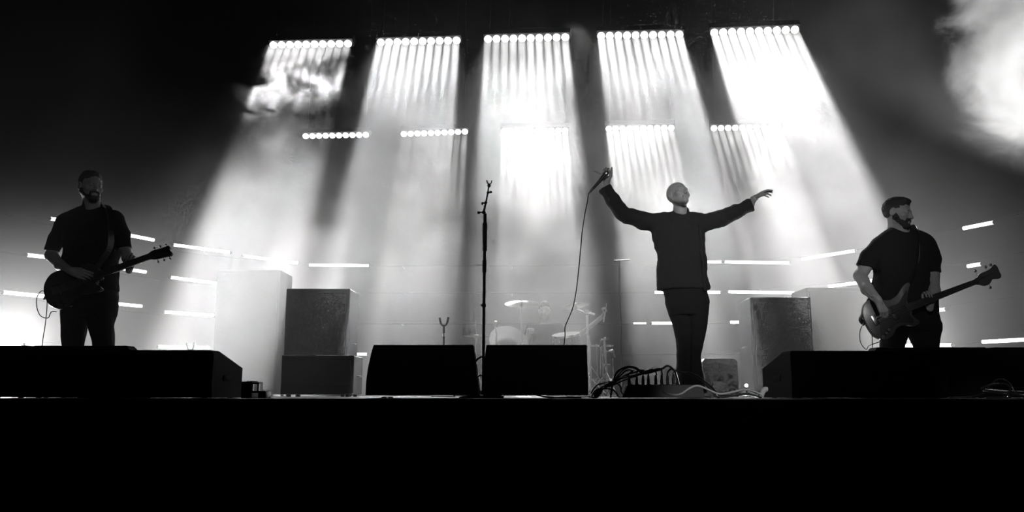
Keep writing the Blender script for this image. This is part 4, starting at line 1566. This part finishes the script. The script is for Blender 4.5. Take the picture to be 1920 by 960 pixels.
def centre_monitor(label, rows_, Y, depth=.42):
    a = [P(r[1], r[0], Y) for r in rows_]
    b = [P(r[2], r[0], Y) for r in rows_]
    t = thing('floor_monitor', label, 'speaker', ((a[0].x + b[0].x) / 2, Y + depth / 2, 0), 'pair of centre floor monitors')
    n = len(rows_)
    m = MB()
    rings = []
    for i in range(n):
        z = max(a[i].z, .004)
        z0 = a[0].z
        dep = depth * (.42 + .58 * (1 - z / z0))
        yo = .03 * (z / z0) ** 2
        rings.append([(a[i].x, Y + yo, z), (b[i].x, Y + yo, z), (b[i].x, Y + dep, z), (a[i].x, Y + dep, z)])
    m.loft(rings)
    m.build('cabinet', M['wood'], t, bevel=.006, smooth=False)
    z0 = a[0].z
    w = (a[-1].x + .05, b[-1].x - .05)
    q0 = (Y + depth * .42 + .004, z0 - .03)
    q1 = (Y + depth + .004, .05)
    MB().loft([[(x, q0[0], q0[1]), (x, q1[0], q1[1]), (x, q1[0] + .01, q1[1]), (x, q0[0] + .012, q0[1])] for x in w]).build('grille', M['grille'], t, smooth=False)
    cx_ = (w[0] + w[1]) / 2
    MB().box((cx_ - .08, Y - .004, .06), (cx_ + .08, Y + .03, .16)).build('connector_plate', M['black'], t, bevel=.002)
    for s_ in (w[0] + .06, w[1] - .06):
        MB().box((s_ - .05, Y + .01, z0 * .55), (s_ + .05, Y + .03, z0 * .68)).build('handle', M['rubber'], t, bevel=.003)
        for y in (Y + .06, Y + depth - .06):
            MB().lathe([(.016, 0), (.018, .002), (.015, .008)], (s_, y, 0), n=12).build('rubber_foot', M['rubber'], t)
    return t


centre_monitor('black floor monitor left of the tall microphone stand, sides flaring to the floor', [(646, 699, 887), (665, 694, 889.5), (690, 689, 892.5), (715, 686, 895), (741, 685, 897)], Y1)
centre_monitor('black floor monitor right of the tall microphone stand, nearest the drum kit', [(646, 912, 1101), (665, 909.5, 1101.5), (690, 907, 1102), (715, 905.5, 1103), (741, 905, 1103)], Y1)

Yw = 5.35
wedge_monitor('floor_monitor', 'broad black floor monitor at left, its sloping right side in view', P(146, 700, Yw).x, P(398, 700, Yw).x, Yw, P(300, 656, Yw).z, gM, depth=.60, zb=.205)
Yx = 5.95
wedge_monitor('floor_monitor', 'black floor monitor directly below the legs of the bearded guitarist', P(51, 700, Yx).x, P(240, 700, Yx).x, Yx, P(150, 648, Yx).z, gM, depth=.45, chamf=.035, screws=False)
wedge_monitor('floor_monitor', 'black floor monitor cut off by the left edge, below the glaring lamp', P(-150, 700, Yx).x, P(50, 700, Yx).x, Yx, P(20, 647.5, Yx).z, gM, depth=.45, chamf=.035, screws=False)
wedge_monitor('floor_monitor', 'broad black floor monitor at right below the bass, its left side in view', P(1484, 700, Yw).x, P(1776, 700, Yw).x, Yw, P(1600, 657.5, Yw).z, gM, depth=.62, zb=.2, chamf=.012)
wedge_monitor('floor_monitor', 'black floor monitor directly below the legs of the bass player', P(1642, 700, Yx).x, P(1861, 700, Yx).x, Yx, P(1750, 651, Yx).z, gM, depth=.45, chamf=.035, screws=False)
wedge_monitor('floor_monitor', 'black floor monitor cut off by the right edge, beside the cable coil', P(1862, 700, Yx).x, P(2070, 700, Yx).x, Yx, P(1900, 651, Yx).z, gM, depth=.45, chamf=.035, screws=False)
# shining corner fittings on the right monitor
for px_, py_ in ((1482.5, 656.5), (1490.5, 656.5), (1490.5, 677.5)):
    pass

# small stage box with a see-through handle beside the left monitor
Yb = 5.55
t = thing('stage_box', 'small black stage box with an open metal handle right of the left monitor', 'box', (P(468, 735, Yb).x, Yb, 0))
X = lambda p: P(p, 730, Yb).x
Zp = lambda p: P(460, p, Yb).z
MB().box((X(452), Yb, .0), (X(472), Yb + .25, Zp(715.5))).build('box', M['black'], t, bevel=.004)
fr = MB().box((X(471), Yb, Zp(720)), (X(485), Yb + .03, Zp(717))).box((X(471), Yb, Zp(737)), (X(485), Yb + .03, Zp(733))).box((X(471), Yb, Zp(737)), (X(474), Yb + .03, Zp(717))).box((X(482), Yb, Zp(737)), (X(485), Yb + .03, Zp(717)))
fr.build('handle', M['darksteel'], t)
MB().box((X(484), Yb, 0), (X(499), Yb + .12, Zp(733))).build('foot', M['rubber'], t, bevel=.003)
for k in range(4):
    MB().lathe([(.010, 0), (.010, .006), (.007, .006)], (X(462), Yb + .035 + k * .055, Zp(715.5)), n=12).build('socket', M['darksteel'], t)


# ------------------------------------------------------------------ tall cabinets in the haze
def cabinet(label, x0p, x1p, ytop, Y, depth, mm=None, ybot=None, group=None, name='speaker_cabinet'):
    x0, x1 = P(x0p, 700, Y).x, P(x1p, 700, Y).x
    # screen columns lean with the pitch of the camera; take the width at the top
    k = ppm(Y, ytop) / ppm(Y, 700)
    x0, x1 = P(x0p, ytop, Y).x, P(x1p, ytop, Y).x
    zt = P(x0p, ytop, Y).z
    z0 = 0 if ybot is None else P(x0p, ybot, Y).z
    t = thing(name, label, 'speaker', ((x0 + x1) / 2, Y + depth / 2, z0), group)
    MB().box((x0, Y, z0 + .025), (x1, Y + depth, zt)).build('cabinet', mm or M['cabcloth'], t, bevel=.012, smooth=False)
    MB().box((x0 + .03, Y - .012, z0 + .12), (x1 - .03, Y + .0, zt - .05)).build('grille', M['grille'], t, bevel=.004, smooth=False)
    for x in (x0 + .06, x1 - .06):
        for y in (Y + .06, Y + depth - .06):
            MB().lathe([(.02, 0), (.02, .018), (.015, .025)], (x, y, z0), n=12).build('caster', M['rubber'], t)
    for x, s_ in ((x0, -1), (x1, 1)):
        MB().tube(spline([(x, Y + depth * .35, (z0 + zt) / 2), (x + s_ * .02, Y + depth * .38, (z0 + zt) / 2), (x + s_ * .02, Y + depth * .62, (z0 + zt) / 2), (x, Y + depth * .65, (z0 + zt) / 2)], 4), .007, 8).build('handle', M['darksteel'], t)
    return t


cabinet('tall pale-looking cabinet deep in haze, taller of the left pair', 408, 526, 506, 11.0, .62)
cabinet('tall dark cabinet beside the paler one, left of centre', 537, 657, 541, 8.95, .52)
cabinet('low dark cabinet standing in front of the tall dark one', 528, 664, 666, 8.3, .5)
cabinet('dark cabinet right of the singer, front one of the right pair', 1406, 1520, 557, 8.4, .46)
cabinet('hazy cabinet behind the right monitor, taller of the right pair', 1512, 1650, 539, 11.2, .62)

Yl = 8.05
wedge_monitor('floor_monitor', 'low floor monitor in haze right behind the trousers of the singer', P(1318, 700, Yl).x, P(1384, 700, Yl).x, Yl, P(1350, 672, Yl).z, None, depth=.4, screws=False)

# small indicator lamp on the floor by the right cabinet
q = P(1399.5, 723, 7.6)
t = thing('indicator_lamp', 'tiny round lit lamp on a stub right of the wavy white cable', 'lamp', (q.x, q.y, 0))
MB().ball(q, .016, 12).build('bulb', M['led'], t)
MB().lathe([(.03, 0), (.03, .01), (.008, .015), (.008, q.z - .012)], (q.x, q.y, 0), n=14).build('stub', M['rubber'], t)

# ------------------------------------------------------------------ drum kit
gK = None


def tripod(t, x, y, h, r=.26, m='chrome', rot=.3):
    for k in range(3):
        a = rot + k * 2 * math.pi / 3
        MB().tube([(x, y, h), (x + r * math.cos(a), y + r * math.sin(a), .012)], .008, 8).build('leg', M[m], t)


def cymbal(name, label, px_, py_, Y, rad, tilt, arm=None, cat='cymbal'):
    c = P(px_, py_, Y)
    t = thing(name, label, cat, (c.x, c.y, 0) if arm is None else (P(arm, 600, Y).x, c.y, 0))
    ax = Vector(tilt).normalized()
    pr = [(.004, .022), (.022, .020), (.034, .012), (.04, .006), (rad * .6, -.004), (rad, -.014), (rad, -.0155), (rad * .6, -.0055), (.04, .0045), (.03, .009), (.004, .018)]
    MB().lathe(pr, c, ax, 48).build('cymbal', M['brass'], t)
    MB().lathe([(.012, .022), (.014, .030), (.006, .036), (.006, .05)], c, ax, 12).build('wing_nut', M['chrome'], t)
    MB().lathe([(.010, -.05), (.016, -.045), (.016, -.012), (.008, -.004)], c, ax, 12).build('tilter', M['chrome'], t)
    if arm is None:
        b = Vector((c.x, c.y, 0))
        MB().tube([c - ax * .045, (c.x, c.y, c.z - .12), (c.x, c.y, .55)], .009, 10).build('upper_tube', M['chrome'], t)
        MB().tube([(c.x, c.y, .62), (c.x, c.y, .04)], .013, 10).build('lower_tube', M['chrome'], t)
        MB().lathe([(.014, 0), (.021, .005), (.021, .035), (.014, .04)], (c.x, c.y, .58), n=14).build('clamp', M['chrome'], t)
        tripod(t, c.x, c.y, .34)
    return t, c


cymbal('crash_cymbal', 'bright wide cymbal on its stand, left over the drum kit', 978, 568, 10.2, .205, (.0, .11, 1))
# boom cymbal on the right of the kit
Yk = 10.0
tb, cb = cymbal('ride_cymbal', 'tilted smaller cymbal on a boom stand with a bent arm, right of the kit', 1079, 572, Yk, .155, (-.14, .12, 1), arm=1101)
el = P(1101, 588, Yk)
MB().tube(spline([cb - Vector((0, 0, .05)), P(1081, 580, Yk), P(1091, 583, Yk), el, P(1116, 590, Yk)], 5), .010, 10).build('boom_arm', M['chrome'], tb)
MB().tube([P(1103, 585.5, Yk), P(1115, 590, Yk)], .016, 12).build('counterweight', M['steel'], tb)
MB().ball(el, .022, 12).build('clamp', M['chrome'], tb)
MB().tube([el, (el.x, el.y, .95)], .011, 10).build('upper_tube', M['chrome'], tb)
MB().tube([(el.x, el.y, 1.0), (el.x + .01, el.y, .06)], .015, 12).build('lower_tube', M['chrome'], tb)
MB().lathe([(.016, 0), (.024, .005), (.024, .04), (.016, .045)], (el.x, el.y, .96), n=14).tube([(el.x, el.y, .98), (el.x + .05, el.y - .01, .99)], .006, 8).build('clamp', M['chrome'], tb)
tripod(tb, el.x, el.y, .40, .30, rot=.5)


def drum(name, label, c, r, h, ax, headm='drumhead', n_lug=8):
    c = Vector(c)
    ax = Vector(ax).normalized()
    t = thing(name, label, 'drum', (c.x, c.y, 0))
    MB().lathe([(r, -h / 2), (r * 1.005, 0), (r, h / 2)], c, ax, 40).build('shell', M['pearl'], t)
    for s_ in (-1, 1):
        MB().lathe([(r * .985, s_ * (h / 2 + .002)), (r * .98, s_ * (h / 2 + .006)), (.01, s_ * (h / 2 + .007))], c, ax, 40).build('drumhead', M[headm], t)
        MB().lathe([(r * .985, s_ * (h / 2 - .012)), (r * 1.035, s_ * (h / 2 - .012)), (r * 1.035, s_ * (h / 2 + .012)), (r * .985, s_ * (h / 2 + .012))], c, ax, 40).build('hoop', M['chrome'], t)
    u = ax.orthogonal().normalized()
    w = ax.cross(u)
    for k in range(n_lug):
        a = 2 * math.pi * k / n_lug + .2
        d = u * math.cos(a) + w * math.sin(a)
        MB().tube([c + d * r * 1.03 - ax * (h / 2 + .012), c + d * r * 1.03 + ax * (h / 2 + .012)], .0035, 6).ball(c + d * (r * 1.02) + ax * (h * .25), (.012, .012, .018), 8).build('lug', M['chrome'], t)
    return t


# bass drum, its round front towards the pit
cbd = P(1010, 690, 10.6)
bd = drum('bass_drum', 'big bass drum in the middle of the kit, behind the centre monitor', (cbd.x, 10.6, .29), .28, .42, (0, 1, 0), n_lug=10)
for s_ in (-1, 1):
    MB().tube([(cbd.x + s_ * .26, 10.5, .28), (cbd.x + s_ * .36, 10.32, .012)], .009, 8).build('leg', M['chrome'], bd)
# dark drum on the left, seen as a dome above the monitor
cf = P(948, 640, 10.4)
lt = drum('floor_tom', 'large dark drum at the left of the kit, tilted over the monitor', (cf.x, 10.6, cf.z - .10), .235, .34, (.22, -.85, .62), 'pearl')
for k in (-1, 1):
    MB().tube([(cf.x + k * .20, 10.62, cf.z - .1), (cf.x + k * .24, 10.66, .012)], .008, 8).build('leg', M['chrome'], lt)
MB().tube([(cf.x, 10.80, cf.z - .2), (cf.x, 10.95, .012)], .008, 8).build('leg', M['chrome'], lt)
ct = P(1063, 634, 10.5)
rt = drum('rack_tom', 'drum with a pale shining rim below the boom cymbal', (ct.x, 10.5, ct.z - .08), .165, .24, (-.12, -.22, 1))
MB().tube([(ct.x, 10.58, ct.z - .1), (cbd.x + .12, 10.62, .55)], .011, 8).build('mount', M['chrome'], rt)
cr = P(1122, 690, 10.3)
ft = drum('floor_tom', 'upright floor drum with shining rods at the right of the kit', (cr.x, 10.42, .40), .20, .40, (0, 0, 1))
for k in range(3):
    a = .4 + k * 2.1
    MB().tube([(cr.x + .215 * math.cos(a), 10.42 + .215 * math.sin(a), .62), (cr.x + .225 * math.cos(a), 10.42 + .225 * math.sin(a), .012)], .009, 8).build('leg', M['chrome'], ft)

# hi-hat at the left of the kit
c = P(893, 630.5, 10.1)
t = thing('hi_hat', 'closed hi-hat cymbals edge-on left of the tall microphone stand', 'cymbal', (c.x, c.y, 0))
for s_ in (1, -1):
    MB().lathe([(.004, s_ * .020), (.025, s_ * .018), (.04, s_ * .010), (.165, s_ * .002), (.165, s_ * .001), (.04, s_ * .008), (.004, s_ * .016)], c, (0, 0, 1), 40).build('cymbal', M['brass'], t)
MB().tube([(c.x, c.y, c.z + .18), (c.x, c.y, .06)], .008, 8).build('rod', M['chrome'], t)
MB().tube([(c.x, c.y, .70), (c.x, c.y, .03)], .013, 10).build('tube', M['chrome'], t)
tripod(t, c.x, c.y, .36, .24, rot=1.0)
MB().box((c.x - .045, c.y - .02, .02), (c.x + .045, c.y + .26, .035)).build('pedal', M['steel'], t)

# drum microphones on short chrome stands
def small_mic(label, px_, py_, Y, m='steel', lean=0.0, r=.018):
    c = P(px_, py_, Y)
    t = thing('drum_microphone', label, 'microphone', (c.x, Y, 0), None)
    MB().lathe([(.004, .03), (r, .024), (r * 1.2, .0), (r * .9, -.02), (r * .6, -.07)], c, (lean, -.3, 1), 14).build('head', M[m], t)
    MB().tube([c + Vector((0, 0, -.05)), (c.x + .01, Y + .02, c.z - .12), (c.x + .01, Y + .02, .02)], .008, 8).build('stand', M['chrome'], t)
    MB().lathe([(.09, 0), (.09, .010), (.02, .02)], (c.x + .01, Y + .02, 0), n=24).build('base', M['darksteel'], t)
    return t


small_mic('small chrome microphone poking over the dark drum on the left', 929.5, 606, 9.9)
small_mic('small microphone on a stand at the right side of the kit, upper one', 1129, 640, 9.7, lean=.3, r=.02)
small_mic('small microphone low at the far right side of the kit', 1146, 660, 9.6, lean=-.5, r=.03)

# chromed stand group right of the monitor
xq = P(1132.5, 600, 9.5).x
t = thing('percussion_stand', 'shining chrome stand with clamps right of the second centre monitor', 'stand', (xq, 9.5, 0))
MB().tube([(xq, 9.5, P(1132, 638, 9.5).z), (xq + .03, 9.5, .03)], .013, 12).build('tube', M['chrome'], t)
for z in (.62, .47, .33):
    MB().lathe([(.014, 0), (.022, .004), (.022, .03), (.014, .034)], (xq + .01, 9.5, z), n=14).tube([(xq + .01, 9.5, z + .015), (xq + .055, 9.49, z + .02)], .006, 8).build('clamp', M['chrome'], t)
MB().tube([(xq - .04, 9.48, .55), (xq - .045, 9.48, .22)], .009, 8).build('side_rod', M['chrome'], t)
tripod(t, xq + .02, 9.5, .26, .22, rot=.9)
xq2 = P(1105, 660, 9.4).x
t = thing('percussion_stand', 'chrome stand rising along the edge of the second centre monitor', 'stand', (xq2, 9.4, 0))
MB().tube([(xq2, 9.4, .66), (xq2 + .012, 9.4, .02)], .013, 12).build('tube', M['chrome'], t)
for z in (.55, .22):
    MB().lathe([(.014, 0), (.022, .004), (.022, .03), (.014, .034)], (xq2, 9.4, z), n=14).build('clamp', M['chrome'], t)
tripod(t, xq2, 9.4, .2, .2, rot=.2)

# ------------------------------------------------------------------ other stands
def clip_stand(label, px_, py_, Y, h=None, m='darksteel'):
    c = P(px_, py_, Y)
    t = thing('microphone_stand', label, 'microphone stand', (c.x, Y, 0))
    MB().tube([(c.x, Y, c.z - .05), (c.x + .005, Y, .03)], .011, 10).build('tube', M[m], t)
    MB().lathe([(.012, 0), (.018, .004), (.018, .03), (.012, .034)], (c.x, Y, c.z - .17), n=14).build('clutch', M['chrome'], t)
    MB().tube(spline([c + Vector((-.045, 0, .03)), c + Vector((-.03, 0, -.03)), c + Vector((0, 0, -.05)), c + Vector((.03, 0, -.03)), c + Vector((.045, 0, .035))], 5), .012, 8).build('clip', M['rubber'], t)
    MB().lathe([(.12, 0), (.12, .012), (.02, .02)], (c.x, Y, 0), n=28).build('base', M['black'], t)
    return t


clip_stand('short stand with an empty forked clip behind the left centre monitor', 832.5, 601, 8.8)
clip_stand('small faint stand by the low tube left of the pale cabinet', 357.5, 648, 9.6)
Yo = 9.0
ct_ = P(1162, 489, Yo)
t = thing('microphone_stand', 'very thin tall stand with a short crossarm between drums and singer', 'microphone stand', (P(1167, 740, Yo).x, Yo, 0))
MB().tube([ct_, P(1163, 560, Yo), (P(1166.5, 700, Yo).x, Yo, .03)], .006, 8).build('tube', M['darksteel'], t)
MB().tube([P(1155, 488.5, Yo), P(1181, 487, Yo)], .006, 8).ball(P(1154, 489, Yo), (.018, .012, .012), 10).build('crossarm', M['darksteel'], t)
tripod(t, P(1166.5, 700, Yo).x, Yo, .25, .22, 'darksteel')
cable('microphone_cable', [P(1161, 491, Yo - .02), P(1160.5, 540, Yo - .02), P(1165, 600, Yo - .02), P(1164.5, 660, Yo - .02), P(1169, 715, Yo - .02), (P(1172, 700, Yo).x, Yo - .03, .008), (P(1200, 700, Yo).x, Yo - .2, .006)], .004, 'thin cable running down the tall thin stand beside the singer')
xz = P(1254, 700, 8.8)
t = thing('amplifier', 'small grey box on the floor in haze just left of the trouser legs', 'amplifier', (xz.x, 8.8, 0))
MB().box((P(1247, 700, 8.8).x, 8.8, .02), (P(1290, 700, 8.8).x, 9.1, P(1250, 690, 8.8).z)).build('cabinet', M['cabcloth'], t, bevel=.01)
MB().box((P(1250, 700, 8.8).x, 8.788, .05), (P(1287, 700, 8.8).x, 8.8, P(1250, 690, 8.8).z - .05)).build('grille', M['grille'], t)
for s_ in (1252, 1285):
    MB().lathe([(.02, 0), (.02, .02)], (P(s_, 700, 8.8).x, 8.9, 0), n=12).build('rubber_foot', M['rubber'], t)

# ------------------------------------------------------------------ multicore box with eight connectors and its cables
Yc = 5.3
zb = P(1200, 721, Yc).z
xa, xb = P(1172, 730, Yc).x, P(1322, 730, Yc).x
t = thing('connector_box', 'long low black stage box before the feet of the singer, plugs on top', 'box', ((xa + xb) / 2, Yc + .1, 0))
MB().loft([[(xa - .02, Yc, .004), (xb, Yc, .004), (xb, Yc + .2, .004), (xa - .02, Yc + .2, .004)],
           [(xa + .02, Yc + .02, zb), (xb - .01, Yc + .02, zb), (xb - .01, Yc + .18, zb), (xa + .02, Yc + .18, zb)]]).build('housing', M['black'], t, bevel=.004, smooth=False)
plugs = [1180, 1194, 1206, 1216, 1230, 1241, 1252, 1263]
for i, p in enumerate(plugs):
    x = P(p, 720, Yc + .1).x
    MB().lathe([(.013, 0), (.013, .004), (.011, .005)], (x, Yc + .1, zb), n=14).build('socket', M['chrome'], t)
for i, p in enumerate(plugs):
    x = P(p, 720, Yc + .1).x
    q = thing('cable_plug', '%s upright black cable plug on the long stage box, counted from the drum side' % ['first', 'second', 'third', 'fourth', 'fifth', 'sixth', 'seventh', 'eighth'][i], 'plug', (x, Yc + .1, zb), 'row of upright plugs')
    hgt = P(p, 703, Yc + .1).z - zb
    MB().lathe([(.0095, .003), (.0105, .01), (.0105, hgt * .55), (.0085, hgt * .62), (.0065, hgt * .9), (.0045, hgt)], (x, Yc + .1, zb), n=14).build('shell', M['rubber'], q)
    MB().lathe([(.0112, hgt * .30), (.0112, hgt * .34)], (x, Yc + .1, zb), n=14).build('ring', M['darksteel'], q)
ordn = ['first', 'second', 'third', 'fourth', 'fifth', 'sixth', 'seventh', 'eighth']
ends = [(1150, 717), (1146, 722), (1152, 714), (1149, 720), (1156, 712), (1144, 724), (1300, 702), (1310, 706)]
mids = [[(1187, 696), (1176, 694), (1163, 704)], [(1196, 694), (1180, 688), (1162, 700)], [(1205, 694), (1185, 700), (1165, 710)], [(1214, 697), (1190, 697), (1168, 706)],
        [(1222, 693), (1203, 700), (1178, 706)], [(1236, 691), (1210, 699), (1172, 712)], [(1258, 692), (1270, 696), (1285, 699)], [(1268, 695), (1280, 697), (1295, 702)]]
for i, p in enumerate(plugs):
    x = P(p, 703, Yc + .1)
    dy_ = .012 * (i % 4) - .02
    pts = [(x.x, Yc + .1, x.z - .004)] + [tuple(P(a, b, Yc + .1 + dy_)) for a, b in [(p + (.5 if i < 6 else -.5), 699)] + mids[i]]
    e_p = P(ends[i][0], ends[i][1], Yc + .1 + dy_)
    pts.append(tuple(e_p))
    if i < 6:
        pts += [tuple(P(1132 - 3 * i, 728 + i, Yc + .12 + dy_)), (P(1120 - i, 740, Yc + .15).x, Yc + .16 + dy_, .008), (P(1105, 740, Yc + .3).x, Yc + .3 + dy_ * 2, .008)]
    else:
        pts += [(P(1325 + 4 * i, 740, Yc + .3).x, Yc + .35, .008), (P(1360, 740, 6).x, 6.0 + .1 * i, .008)]
    cable('plug_cable', pts, .0048, '%s black cable arching out of the plug row, counted from the drum side' % ordn[i], group='cables of the plug row')
# loops over the row
cable('stage_cable', [P(1108, 738, Yc + .05), P(1120, 722, Yc + .04), P(1148, 716, Yc + .03), P(1163, 724, Yc + .03), P(1166, 737, Yc + .04), (P(1180, 740, Yc).x, Yc - .02, .007)], .0045, 'black cable forming a low loop left of the plug row')
cable('stage_cable', [(P(1152, 740, Yc).x, Yc + .2, .008), P(1150, 715, Yc + .08), P(1158, 697, Yc + .07), P(1175, 688.5, Yc + .07), P(1192, 690, Yc + .07), P(1203, 699, Yc + .07), P(1212, 700, Yc + .07), P(1240, 692, Yc + .07), P(1252, 686, Yc + .07), P(1262, 693, Yc + .07), P(1268, 703, Yc + .1), (P(1280, 720, Yc + .3).x, Yc + .35, .01)], .0065, 'thicker black cable arching highest over the row of plugs', per=10)
cable('stage_cable', [(P(1112, 740, Yc).x, Yc + .10, .008), P(1118, 731, Yc + .02), P(1140, 729, Yc + .02), P(1152, 733, Yc + .02), (P(1160, 740, Yc).x, Yc + .0, .007)], .0045, 'black cable lying in a flat arc beside the second centre monitor')
# cables that bridge the centre monitors
cable('stage_cable', [P(851.5, 744, 5.42), P(853, 730, 5.41), P(862, 718, 5.40), P(880, 709, 5.42), P(893, 706, 5.52), P(905, 706, 5.6), (P(915, 720, 5.7).x, 5.75, .05), (P(925, 740, 6).x, 6.1, .008)], .0045, 'cable arching from the floor round the edge of the left centre monitor')
cable('stage_cable', [(P(890, 700, 5.7).x, 5.96, .20), P(893, 677, 5.62), P(899, 671, 5.6), P(908, 669.5, 5.6), (P(916, 675, 5.7).x, 5.96, .22), (P(920, 700, 6).x, 6.15, .008)], .006, 'thick black cable bowing across the gap between the centre monitors')
cable('stage_cable', [(P(925, 742, 5.3).x, 5.3, .006), P(950, 738, 5.28), P(975, 736.5, 5.28), P(1000, 739, 5.28), (P(1030, 742, 5.3).x, 5.3, .006), (P(1090, 742, 5.3).x, 5.32, .006)], .0045, 'cable lying along the foot of the second centre monitor')
# pale cable waving along the edge, with its taped end
wv = [P(1243, 733, 5.0), P(1252, 738, 5.0), P(1265, 740.5, 5.0), P(1278, 738, 5.0), P(1293, 728, 5.0), P(1306, 723.5, 5.0), P(1320, 727, 5.0), P(1340, 736, 5.0), P(1352, 738.5, 5.0), P(1372, 735.5, 5.0), P(1392, 731, 5.0), P(1405, 731.5, 5.0), P(1420, 736, 5.0), P(1430, 742, 5.0)]
cable('stage_cable', wv, .0058, 'pale shining cable waving along the stage edge before the feet of the singer', m=M['whitecable'], per=10)
cable('stage_cable', [P(1338, 743, 4.95), P(1360, 744.5, 4.95), P(1382, 740.5, 4.95), P(1400, 738.5, 4.95), P(1415, 741.5, 4.95), (P(1428, 746, 4.95).x, 4.95, .005)], .0045, 'thin black cable arching just below the pale wavy one', per=8)
q = P(1433, 735, 5.05)
t = thing('cable_connector', 'white taped cable connector standing bent at the stage edge', 'connector', (q.x, 5.05, 0))
cc = spline([P(1428, 744, 5.05), P(1429.5, 736, 5.05), P(1434, 730.5, 5.05), P(1439, 730, 5.05)], 5)
MB().tube(cc, [.013] * 3 + [.016] * (len(cc) - 6) + [.014] * 3, 14).build('sleeve', M['tape'], t)
MB().tube([P(1428, 744.5, 5.05), (P(1424, 745, 5.05).x, 5.06, .006)], .006, 8).build('cable_tail', M['cable'], t)

# cable coils at the right edge
cl = [(1780, 747), (1800, 746.5), (1820, 744), (1838, 739.5), (1844, 737)]
cable('stage_cable', [P(a, min(b, 745.5), 4.95) for a, b in cl], .0035, 'thin cable end curving up before the right monitors')
lp = [(1915, 742), (1890, 736), (1862, 733), (1840, 729), (1858, 722), (1876, 719.5), (1888, 721), (1894, 728), (1892, 737), (1884, 744), (1870, 746.5), (1850, 747.5)]
cable('cable_coil', [P(a, min(b, 745.5), 5.0) for a, b in lp], .0062, 'looping shiny cable coil on the floor at the right edge', per=8, m=M['shiny'])
cable('cable_coil', [P(a, min(b, 745.5), 5.12) for a, b in [(1850, 730), (1868, 712.5), (1882, 712), (1893, 718), (1899, 728), (1905, 737), (1925, 741)]], .005, 'second cable arching higher behind the shiny coil at the right edge', per=8, m=M['shiny'])
cable('stage_cable', [P(a, b, 5.08) for a, b in [(1842, 734.5), (1870, 737), (1895, 740), (1930, 742)]], .0055, 'straight cable running out of frame beside the coil, lower one', m=M['shiny'])
cable('stage_cable', [P(a, b, 5.16) for a, b in [(1855, 731), (1880, 733), (1905, 734.5), (1930, 735.5)]], .0055, 'straight cable running out of frame beside the coil, upper one', m=M['shiny'])
q = P(1891, 743.5, 4.98)
tag(MB().lathe([(.009, -.012), (.011, -.008), (.011, .010), (.006, .014)], q, (1, 0, .1), 14).build('cable_connector', M['chrome'], origin=tuple(q)), 'small shining connector among the cables at the right edge', 'connector')
